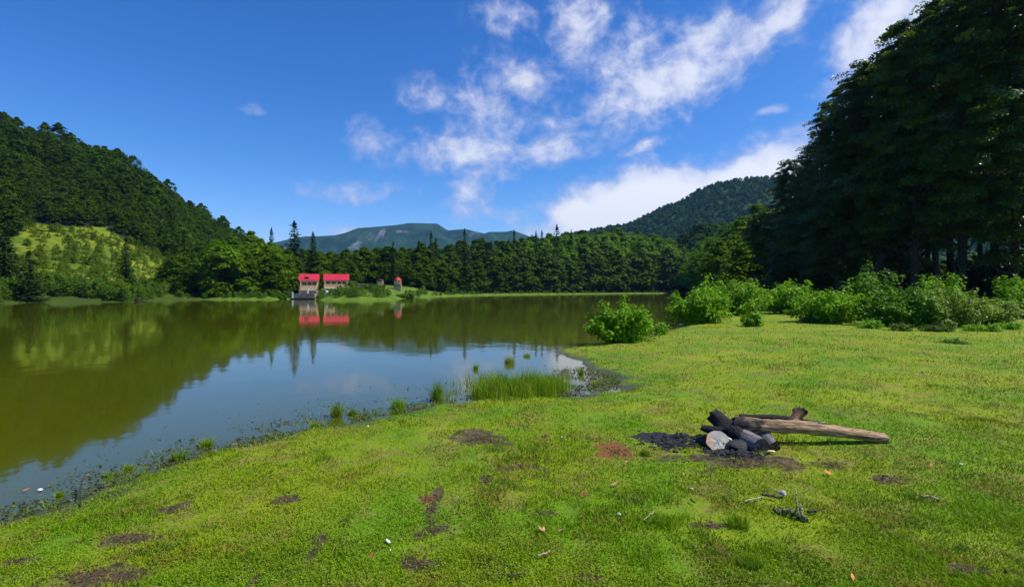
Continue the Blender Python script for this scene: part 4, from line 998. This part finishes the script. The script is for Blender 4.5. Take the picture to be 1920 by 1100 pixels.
# ------------------------------------------------------------------ grass
def blade_mat(name, a, b, c):
    m, t = mat(name); g = geo(t)
    big = t.noise(g, .55, 4, .6); mid = t.noise(g, 2.3, 5, .65); ti = attr(t, 'tint'); md = t.noise(g, 1.1, 5, .7)
    col = t.mix(t.ramp(big, .40, .60), a, b)
    col = t.mix(t.math('MULTIPLY', t.ramp(md, .52, .62), .75), col, (.075, .22, .015))
    col = t.mix(t.math('MULTIPLY', t.ramp(t.noise(g, 3.1, 5, .72), .53, .64), .7), col, (.10, .11, .02))
    col = t.mix(t.math('MULTIPLY', t.ramp(mid, .50, .66), .6), col, c)
    col = t.mix(t.ramp(ti, 0, 1, 0, .38, False), col, (.04, .12, .006))
    col = t.mix(t.ramp(ti, .90, .97), col, (.36, .28, .11))
    p = principled(t, col, .65, .08); tr = t.node('ShaderNodeBsdfTranslucent'); t.link(col, tr.inputs[0])
    mx = t.node('ShaderNodeMixShader'); mx.inputs[0].default_value = .3; t.link(p, mx.inputs[1]); t.link(tr.outputs[0], mx.inputs[2]); out(t, mx.outputs[0]); return m
M_GRASS = blade_mat('grass_blades', (.195, .365, .005), (.325, .405, .008), (.36, .28, .04))
M_SEDGE = blade_mat('sedge_blades', (.20, .36, .010), (.30, .41, .015), (.36, .34, .05))
def blades(x, y, z, h, w_, lean, rg, tint):
    n = len(x); ph = rg.random(n) * 6.283; la = rg.normal(size=n) * lean; ps = rg.random(n) * 6.283
    bx = np.cos(ph) * w_; by = np.sin(ph) * w_
    tx = np.cos(ps) * la * h; ty = np.sin(ps) * la * h
    b = np.stack([x, y, z], 1); wv = np.stack([bx, by, bx * 0], 1)
    midp = b + np.stack([tx * .35, ty * .35, h * .6], 1); tip = b + np.stack([tx, ty, h], 1)
    V = np.stack([b - wv, b + wv, midp + wv * .8, tip, midp - wv * .8], 1).reshape(-1, 3)
    i = np.arange(n) * 5
    Ff = np.concatenate([np.stack([i, i + 1, i + 2, i + 4], 1), np.stack([i + 4, i + 2, i + 3, i + 3], 1)])
    return V, i, np.repeat(tint, 5)
def blade_mesh(name, x, y, z, h, w_, lean, rg, tint, m):
    V, i, T = blades(x, y, z, h, w_, lean, rg, tint)
    tri = np.concatenate([np.stack([i, i + 1, i + 2], 1), np.stack([i, i + 2, i + 4], 1), np.stack([i + 4, i + 2, i + 3], 1)])
    return mk_mesh(name, V, tri, m, {'tint': T})
def beside(x, y, n, rg):      # the same lawn to the left, right and behind, where the fan above does not reach
    ex = rg.uniform(-9, 17, n); ey = rg.uniform(-4.5, 12, n); o = (ey < 2.6) | (np.abs(ex) > ey * 1.26) 
    return np.concatenate([x, ex[o]]), np.concatenate([y, ey[o]])
rg = np.random.default_rng(17)
N = 430000
u = rg.uniform(-260, 2180, N); v = 541 + 1728 / rg.uniform(2.6, 24, N) ** 1.0 * 0 + (60 + 620 * rg.random(N) ** 1.1)
y = 1728 / (v - 541); x = (u - 960) / F * y
x, y = beside(x, y, 330000, rg); N = len(x)
cl_ = fbm(x, y, .22, 3, 55); keep = np.ones(N, bool)
sdp = lake_sd(x, y); b_, r__, a__ = masks(x, y)
nz_ = fbm(x, y, .12, 3, 5)
keep = (sdp > .08) & (b_ + rg.normal(size=N) * .30 < .52) & (r__ + rg.normal(size=N) * .28 < .5) & (a__ + rg.normal(size=N) * .12 < .42) & (cl_ + fbm(x, y, 1.0, 3, 58) * .8 + rg.random(N) * .8 > .14)
x, y, sdp, cl_ = x[keep], y[keep], sdp[keep], cl_[keep]; z = gza(x, y); k2 = (z > .02) & (rg.random(len(z)) < .15 + z / .07)
x, y, z, cl_ = x[k2], y[k2], z[k2], cl_[k2]
h = (.012 + .020 * rg.random(len(x)) + .045 * np.maximum(fbm(x, y, .7, 3, 58) + cl_ * .5 - .05, 0)) * (1 + np.clip(y - 4, 0, 14) * .06)
print('grass', len(x))
tag(link('grass', blade_mesh('grass', x, y, z - .004, h, .0022 + .0011 * np.maximum(y, 1.5) * .35, .9, rg, rg.random(len(x)), M_GRASS)), 'short bright green lawn grass on the near bank', 'grass', kind='stuff')
# flat clover-like leaves among the grass
M_CLOV = leaf_mat('clover_leaves', (.10, .22, .008), (.27, .37, .018), .25, .08, .6, 0, rare=(.34, .25, .10))
N = 300000
u = rg.uniform(-260, 2180, N); v = 541 + 75 + 620 * rg.random(N) ** .9; y = 1728 / (v - 541); x = (u - 960) / F * y
x, y = beside(x, y, 220000, rg); N = len(x)
sdp = lake_sd(x, y); b_, r__, a__ = masks(x, y); nz_ = fbm(x, y, .15, 3, 8); pt = fbm(x, y, .8, 3, 15)
keep = (sdp > .1) & (b_ + rg.normal(size=N) * .24 < .46) & (r__ < .5) & (a__ < .5) & (pt + rg.random(N) * .8 > .25)
x, y = x[keep], y[keep]; z = gza(x, y); k2 = z > .02; x, y, z = x[k2], y[k2], z[k2]; n = len(x)
C3 = np.stack([x, y, z + .008 + rg.random(n) * .018], 1); Nn = unit(np.stack([rg.normal(size=n) * .45, rg.normal(size=n) * .45, np.ones(n)], 1)); s = (.0026 + .0050 * rg.random(n) ** 1.5) * (1 + np.clip(y - 3.5, 0, 12) * .13)
V, Fc = cards(C3, Nn, s, s * .8, rg)
tag(link('clover', mk_mesh('clover', V, Fc, M_CLOV, {'tint': np.repeat(rg.random(n), 4)})), 'small clover leaves spread through the near lawn', 'clover', kind='stuff')
# crumbs of soil on the bare places
M_SOIL = simple('soil_crumb', (.075, .052, .030), .95, .1, .4, 40, .5)
xs, ys, ss = [], [], []
for e, k in [(e, int(30 + e[2] * e[3] * .22)) for e in BARE + RED]:
    a = rg.random(k) * 6.28; q = np.abs(rg.normal(size=k)) * .6
    for uu, vv in zip(e[0] + e[2] * q * np.cos(a), e[1] + e[3] * q * np.sin(a)):
        p = P(uu, vv, .2); xs.append(p[0]); ys.append(p[1])
xs = np.array(xs); ys = np.array(ys); zs = gza(xs, ys); cv_ = rock_mesh(4, 1, 1, .7, M_SOIL, 1); cv = np.array([v.co[:] for v in cv_.vertices]); cf_ = np.array([f.vertices[:] for f in cv_.polygons])
sz = np.minimum(.003 + .004 * rg.exponential(size=len(xs)), .02)[:, None, None] * np.stack([rg.uniform(.7, 1.6, len(xs)), rg.uniform(.7, 1.4, len(xs)), rg.uniform(.6, 1, len(xs))], -1)[:, None]
Vc = (cv[None] * sz + np.stack([xs, ys, zs + .002], -1)[:, None]).reshape(-1, 3); Fc = (cf_[None] + (np.arange(len(xs)) * len(cv))[:, None, None]).reshape(-1, 3)
tag(link('soil_crumbs', mk_mesh('soil_crumbs', Vc, Fc, M_SOIL)), 'small crumbs of brown soil on the bare patches of the lawn', 'soil', kind='stuff')
# sedge bed standing in the water
def sedge_points(n, u0, v0, ru, rv, rg):
    a = rg.random(n) * 6.283; q = rg.random(n) ** .6; uu = u0 + ru * q * np.cos(a); vv = v0 + rv * q * np.sin(a)
    y = 1920 / (vv - 541); return (uu - 960) / F * y + rg.normal(size=n) * .12, y + rg.normal(size=n) * .25
xs, ys = [], []
for (u0, v0, ru, rv, n) in ((965, 735, 90, 14, 6000), (862, 740, 42, 8, 1500), (1015, 726, 44, 18, 3600), (900, 722, 64, 14, 1500)):
    a, b = sedge_points(n, u0, v0, ru, rv, rg); xs.append(a); ys.append(b)
x = np.concatenate(xs); y = np.concatenate(ys); ok = fbm(x, y, .45, 3, 71) > -.10; x, y = x[ok], y[ok]; n = len(x)
hh = (.12 + .30 * rg.random(n)) * (1 + 1.5 * fbm(x, y, .5, 3, 12)) * .95
tag(link('sedge_bed', blade_mesh('sedge_bed', x, y, np.minimum(gza(x, y), 0) - .01, hh, .0045, .42, rg, rg.random(n) * .5, M_SEDGE)), 'dense bed of tall green sedge standing in the shallow inlet', 'sedge', kind='stuff')
# individual tufts along the water edge
TUFT = [(631, 781, 34, 15, .9, 'bright yellow green sedge tuft in the water right of the shore plants'), (746, 766, 26, 22, .9, 'low yellow green sedge tuft near the left end of the sedge bed'),
        (388, 838, 24, 18, .5, 'green tuft standing in the water at the middle of the left shore'), (335, 862, 22, 20, .5, 'green tuft in the shallows left of the middle shore tuft'),
        (820, 752, 46, 14, .4, 'thin upright tuft at the left tip of the sedge bed'), (660, 778, 18, 10, .4, 'thin tuft just right of the bright yellow green one'),
        (590, 800, 16, 10, .3, 'small thin tuft left of the bright yellow green one'), (955, 681, 18, 18, .9, 'yellow brown tuft behind the sedge bed'), (988, 668, 9, 12, .8, 'small tuft in the open water behind the sedge bed'),
        (1090, 702, 18, 8, .9, 'small yellow green tuft in the puddles right of the sedge bed'), (1118, 722, 14, 14, .9, 'low yellow tuft near the right end of the puddles'), (892, 692, 14, 8, .5, 'short dark tuft behind the left half of the sedge bed'),
        (205, 893, 14, 10, .5, 'reddish green tuft in the shallows at the lower left'), (112, 930, 18, 7, .3, 'thin weed tuft in the shallows near the lower left corner'), (240, 880, 16, 10, .3, 'pale thin tuft right of the reddish one at the lower left'),
        (1385, 985, 26, 36, .5, 'coarse dark green grass tuft on the lawn left of the mossy branch'), (1245, 985, 22, 36, .5, 'coarse grass tuft on the lawn below the fire pit'), (1210, 850, 14, 16, .1, 'dark green leafy tuft between the red earth and the charcoal'),
        (1405, 1060, 24, 40, .4, 'wide low grass tuft near the lower edge below the mossy branch')]
for i, (u, v, hpx, wpx, yel, lb) in enumerate(TUFT):
    p = P(u, v, 0.0 if i < 15 else .2); z = gz(p[0], p[1]); n = int(130 + wpx * 7)
    a = rg.random(n) * 6.28; q = rg.random(n) ** .7 * wpx / F * p[1] * .55
    h_ = hpx / F * p[1]; m = M_SEDGE
    me = blade_mesh('tuft', q * np.cos(a), q * np.sin(a), np.zeros(n) - .01, h_ * rg.uniform(.5, 1.1, n), .0035 if i < 15 else .0028, .5, rg, (1 - yel) * .8 * rg.random(n) + (.0 if yel > .6 else .2), m)
    tag(link('grass_tuft', me, None, (p[0], p[1], max(z, -.03))), lb, 'tuft')
# submerged and floating water plants
M_AQUA = leaf_mat('water_plants', (.035, .060, .025), (.12, .15, .05), .2, .3, .5, 0, rare=(.25, .12, .05))
n = 12000; ls_ = rg.random(n); SN = np.array([P(uu, vv, 0)[:2] for uu, vv in near[12:]])
sg = np.linalg.norm(np.diff(SN, axis=0), axis=1); cm = np.concatenate([[0], np.cumsum(sg)]); t_ = rg.random(n) * cm[-1]
bx, by = np.interp(t_, cm, SN[:, 0]), np.interp(t_, cm, SN[:, 1]); off = rg.exponential(.38, n); 
x = bx - .55 * off; y = by + .85 * off; k3 = (lake_sd(x, y) < -.02) & (fbm(x, y, .35, 3, 66) > -.05); x, y = x[k3], y[k3]; n = len(x)
C3 = np.stack([x, y, rg.uniform(-.004, .02, n)], 1); Nn = unit(np.stack([rg.normal(size=n) * .5, rg.normal(size=n) * .5, np.ones(n)], 1)); s = (.007 + .011 * rg.random(n)) * (1 + np.clip(y - 4, 0, 12) * .07)
V, Fc = cards(C3, Nn, s * 1.3, s * .7, rg)
tag(link('water_plants', mk_mesh('water_plants', V, Fc, M_AQUA, {'tint': np.repeat(rg.random(n), 4)})), 'floating water plants in the shallows along the near shore', 'water plants', kind='stuff')
n = 9000; t_ = rg.random(n) * cm[-1]; bx, by = np.interp(t_, cm, SN[:, 0]), np.interp(t_, cm, SN[:, 1]); off = rg.exponential(.28, n); x = bx - .5 * off; y = by + .85 * off
k3 = (lake_sd(x, y) < .06) & (fbm(x, y, .45, 3, 68) + fbm(x, y, .12, 2, 69) * .5 > .10); x, y = x[k3], y[k3]; n = len(x)
tag(link('shore_weeds', blade_mesh('shore_weeds', x, y, np.zeros(n) - .01, .02 + .10 * rg.random(n) ** 2, .0028, .8, rg, rg.random(n), M_SEDGE)), 'thin weeds poking out of the shallow water near the lawn', 'weeds', kind='stuff')
# puddly marsh weeds
n = 2600; a = rg.random(n) * 6.28; q = rg.random(n) ** .5; x = 1.75 + 1.1 * q * np.cos(a); y = 10.9 + 2.2 * q * np.sin(a); zz = gza(x, y); k3 = (zz < .03) & (fbm(x, y, .3, 3, 99) > -.02); x, y, zz = x[k3], y[k3], zz[k3]; n = len(x)
M_MUDW = leaf_mat('marsh_debris', (.05, .04, .03), (.16, .15, .13), .1, .3, .6, 0)
C3 = np.stack([x, y, np.maximum(zz, 0) + rg.uniform(0, .02, n)], 1); Nn = unit(rg.normal(size=(n, 3)) * .6 + np.array([0, 0, 1.])); s = .018 + .02 * rg.random(n); V, Fc = cards(C3, Nn, s, s * .5, rg)
tag(link('marsh_debris', mk_mesh('marsh_debris', V, Fc, M_MUDW, {'tint': np.repeat(rg.random(n), 4)})), 'grey sodden plant debris in the puddles right of the sedge', 'debris', kind='stuff')

# ------------------------------------------------------------------ small things on the lawn
M_LEAFO = simple('dry_orange_leaf', (.62, .19, .055), .6, .3, .3, 30, .3)
M_LEAFP = simple('dry_pink_brown_leaf', (.50, .24, .15), .6, .3, .25, 30, .3)
M_LEAFR = simple('red_brown_leaf', (.30, .06, .03), .6, .3, .3, 30, .3)
def leaf_shape(L, seed, lobes=1, m=None, curl=.25):
    rg = np.random.default_rng(seed); mb = MB()
    for k in range(lobes):
        ph = (k - (lobes - 1) / 2) * .75 + rg.normal() * .08; l = L * (1 - .18 * abs(k - (lobes - 1) / 2)); w_ = L * (.30 if lobes > 1 else .38)
        s = np.linspace(0, 1, 7); wd = w_ * np.sin(s * math.pi * .92 + .12) ** .8 * .5; wd[-1] = .001
        zc = curl * L * (s ** 2) + .004; rows = []
        for side, zz in ((-1, curl * .3), (0, 0), (1, curl * .3)):
            px = s * l; py = side * wd; pz = zc + np.abs(py) * zz * 2
            rows.append(np.stack([px * math.cos(ph) - py * math.sin(ph), px * math.sin(ph) + py * math.cos(ph), pz], 1))
        top = np.stack(rows, 1).reshape(-1, 3); bot = top - np.array([0, 0, .0012]); V = np.vstack([top, bot]); Ff = []
        for i in range(6):
            for j in range(2):
                a = i * 3 + j; Ff.append((a, a + 3, a + 4, a + 1)); Ff.append((a + 21, a + 22, a + 25, a + 24))
            Ff.append((i * 3, i * 3 + 21, i * 3 + 24, i * 3 + 3)); Ff.append((i * 3 + 2, i * 3 + 5, i * 3 + 26, i * 3 + 23))
        mb.add(V, np.array(Ff))
    V, Fc = tube([(-L * .5, 0, .002), (0, 0, .004), (L * .1, 0, .006)], [.0018, .0015, .001], 5); mb.add(V, Fc)
    return mb.mesh('leaf', m)
for i, (u, v, L, lob, m, rz, lb) in enumerate([
    (1553, 893, .062, 5, M_LEAFO, 1.5, 'large lobed orange dry leaf on the lawn right below the logs'), (1145, 914, .07, 1, M_LEAFP, .2, 'tan orange dry leaf on the lawn in the middle foreground'),
    (1281, 895, .035, 1, M_LEAFO, 1.2, 'small orange leaf on the lawn below the pale sawn log'), (1092, 933, .05, 3, M_LEAFR, .5, 'reddish dry leaf left below the tan orange one'),
    (1020, 1002, .06, 3, M_LEAFP, 2.4, 'pinkish dry curled leaf in the middle foreground'), (1045, 1001, .04, 1, M_LEAFP, .1, 'small pinkish leaf right beside the curled one'),
    (694, 1051, .04, 1, M_LEAFR, 1.3, 'small red leaf on the lawn below the white scrap'), (1743, 877, .045, 1, M_LEAFO, .4, 'small orange leaf far right beyond the end of the long log'),
    (1347, 944, .025, 1, M_LEAFO, .8, 'tiny orange leaf left of the pale stone'), (1172, 872, .04, 1, M_LEAFP, .9, 'pale brown leaf just below the red earth patch'),
    (42, 928, .07, 1, M_LEAFO, .3, 'orange leaf floating in the shallows at the lower left'), (1020, 1046, .05, 1, M_LEAFR, .1, 'dark red leaf by the pale twig in the lower middle'),
    (1600, 1095, .05, 1, M_LEAFO, 1.2, 'orange leaf at the lower edge right of the middle'), (950, 893, .03, 1, M_LEAFR, .2, 'small red brown leaf below the bare brown patch')]):
    p = on_ground(u, v); z = max(p[2], 0)
    tag(link('dry_leaf', leaf_shape(L, i, lob, m), None, (p[0], p[1], z + .024), (.25, -.1, rz)), lb, 'leaf')
M_PAPER = simple('white_paper', (.80, .79, .76), .6, .2, .05, 20, .3)
M_PSTONE = simple('pale_pinkish_stone', (.50, .44, .41), .8, .2, .2, 15, .4)
for (u, v, s, m, nm, ct, lb) in ((728, 1019, (.036, .012, .007), M_PAPER, 'litter_scrap', 'litter', 'bright white scrap of litter on the lower left lawn'), (732, 1036, (.006, .006, .008), M_PAPER, 'litter_scrap', 'litter', 'tiny white speck just below the bright white scrap'),
        (1161, 969, (.026, .016, .010), M_PAPER, 'litter_scrap', 'litter', 'off white scrap on the lawn in the middle foreground'), (1467, 932, (.042, .032, .026), M_PSTONE, 'stone', 'stone', 'pale pinkish stone at the end of the thin twigs'),
        (690, 803, (.01, .01, .018), M_PAPER, 'litter_scrap', 'litter', 'tiny white speck on the grass near the shore tufts'), (1802, 873, (.018, .014, .008), M_PAPER, 'litter_scrap', 'litter', 'small pale scrap on the far right lawn'),
        (1053, 824, (.025, .018, .014), M_PSTONE, 'stone', 'stone', 'small pale stone right of the bare brown patch'), (75, 925, (.03, .02, .01), M_PAPER, 'litter_scrap', 'litter', 'white scrap floating in the shallows at the lower left'),
        (1297, 922, (.022, .018, .014), M_PSTONE, 'stone', 'stone', 'small grey stone on the lawn below the fire pit')):
    p = on_ground(u, v); tag(link(nm, rock_mesh(int(u), *s, m, 2), None, (p[0], p[1], max(p[2], 0) + .012 + s[2]), (.1, .1, u)), lb, ct)
# mossy branch pieces and sticks
def moss_mat():
    m, t = mat('mossy_bark'); g = geo(t); c = t.mix(t.ramp(t.noise(g, 45, 4), .42, .58), (.035, .03, .022), (.20, .22, .07)); c = t.mix(t.ramp(t.noise(g, 80, 3), .58, .68), c, (.42, .42, .30))
    out(t, principled(t, c, .9, .1, bump(t, t.noise(g, 60, 4), 1, .01))); return m
M_MOSS = moss_mat(); M_STICK = simple('pale_dry_stick', (.42, .34, .23), .8, .1, .25, 20, .4); M_DKST = simple('dark_damp_stick', (.05, .04, .03), .8, .2, .3, 20, .4)
def stick(pts, r0, r1, m, label, name='stick', twigs=(), cat='stick'):
    ps = []
    for (u, v, dz) in pts: p = on_ground(u, v + 0); ps.append((p[0], p[1], max(p[2], 0) + dz))
    ps = np.array(ps); base = ps[0].copy(); s = np.linspace(0, 1, 14); k = np.linspace(0, 1, len(ps)); path = np.stack([np.interp(s, k, ps[:, i]) for i in range(3)], 1) - base
    path[1:-1] += np.random.default_rng(int(pts[0][0])).normal(size=(12, 3)) * r0 * .35
    o = link(name, MB().add(*tube(path, np.linspace(r0, r1, 14) * (1 + .18 * np.sin(np.arange(14) * 2.1)), 9, .10, int(pts[0][0]))).mesh(name, m, True), None, tuple(base)); tag(o, label, cat)
    for tw in twigs:
        q = []
        for (u, v, dz) in tw: p = on_ground(u, v); q.append((p[0] - base[0], p[1] - base[1], max(p[2], 0) + dz - base[2]))
        link('twig', MB().add(*tube(q, np.linspace(r1 * .9, r1 * .35, len(q)), 7, .1, 3)).mesh('twig', m, True), o)
    return o
stick([(1452, 962, .025), (1480, 968, .04), (1512, 980, .02)], .026, .017, M_MOSS, 'thick mossy broken branch piece with side twigs on the right lawn', 'branch', twigs=([(1497, 976, .03), (1494, 962, .09), (1492, 952, .14)],), cat='branch')
stick([(1506, 978, .03), (1502, 968, .05), (1499, 958, .05)], .018, .012, M_MOSS, 'short mossy upright piece leaning on the thick branch piece', 'branch', cat='branch')
stick([(1515, 964, .02), (1533, 963, .025)], .012, .006, M_DKST, 'short dark twig right of the mossy branch piece')
stick([(1430, 934, .03), (1448, 936, .035), (1462, 942, .03)], .012, .006, M_DKST, 'dark twig beside the pale stone')
stick([(1395, 946, .03), (1415, 941, .03), (1432, 937, .03)], .007, .004, M_STICK, 'pale thin twig left of the pale stone', twigs=([(1410, 942, .03), (1425, 944, .03)],))
stick([(1206, 982, .03), (1216, 974, .03), (1227, 964, .03)], .0045, .003, M_STICK, 'pale straight straw on the lawn left of the coarse tuft')
stick([(1008, 1050, .03), (1032, 1042, .035)], .006, .004, M_STICK, 'pale twig lying by the dark red leaf')
stick([(1726, 936, .03), (1744, 938, .035), (1760, 941, .03)], .008, .005, M_STICK, 'pale short stick on the right lawn')
stick([(1655, 897, .028), (1664, 897, .03)], .009, .006, M_DKST, 'tiny black stick in the worn streak right of the orange leaf')
stick([(152, 955, -.02), (151, 932, .10), (160, 921, .16), (172, 917, .17)], .006, .004, M_DKST, 'thin dark bent stick poking out of the water at the lower left')
stick([(952, 1088, .03), (985, 1084, .03)], .006, .004, M_DKST, 'thin grey twig at the lower edge of the picture')
stick([(1295, 943, .03), (1303, 948, .03)], .008, .005, M_DKST, 'tiny dark twig on the lawn left of the coarse dark tuft')

# ------------------------------------------------------------------ haze
HAZE = 0.00010
hm, ht = mat('haze'); pv = ht.node('ShaderNodeVolumePrincipled'); pv.inputs['Color'].default_value = (.26, .56, 1.0, 1); pv.inputs['Density'].default_value = HAZE
pv.inputs['Anisotropy'].default_value = .2
ho = ht.node('ShaderNodeOutputMaterial'); ht.link(pv.outputs[0], ho.inputs['Volume'])
o = link('haze', MB().box(-3300, 3300, -3300, 3300, -4.5, 345).mesh('haze', hm)); tag(o, 'thin blue summer haze softening the far hills', 'haze', kind='stuff')
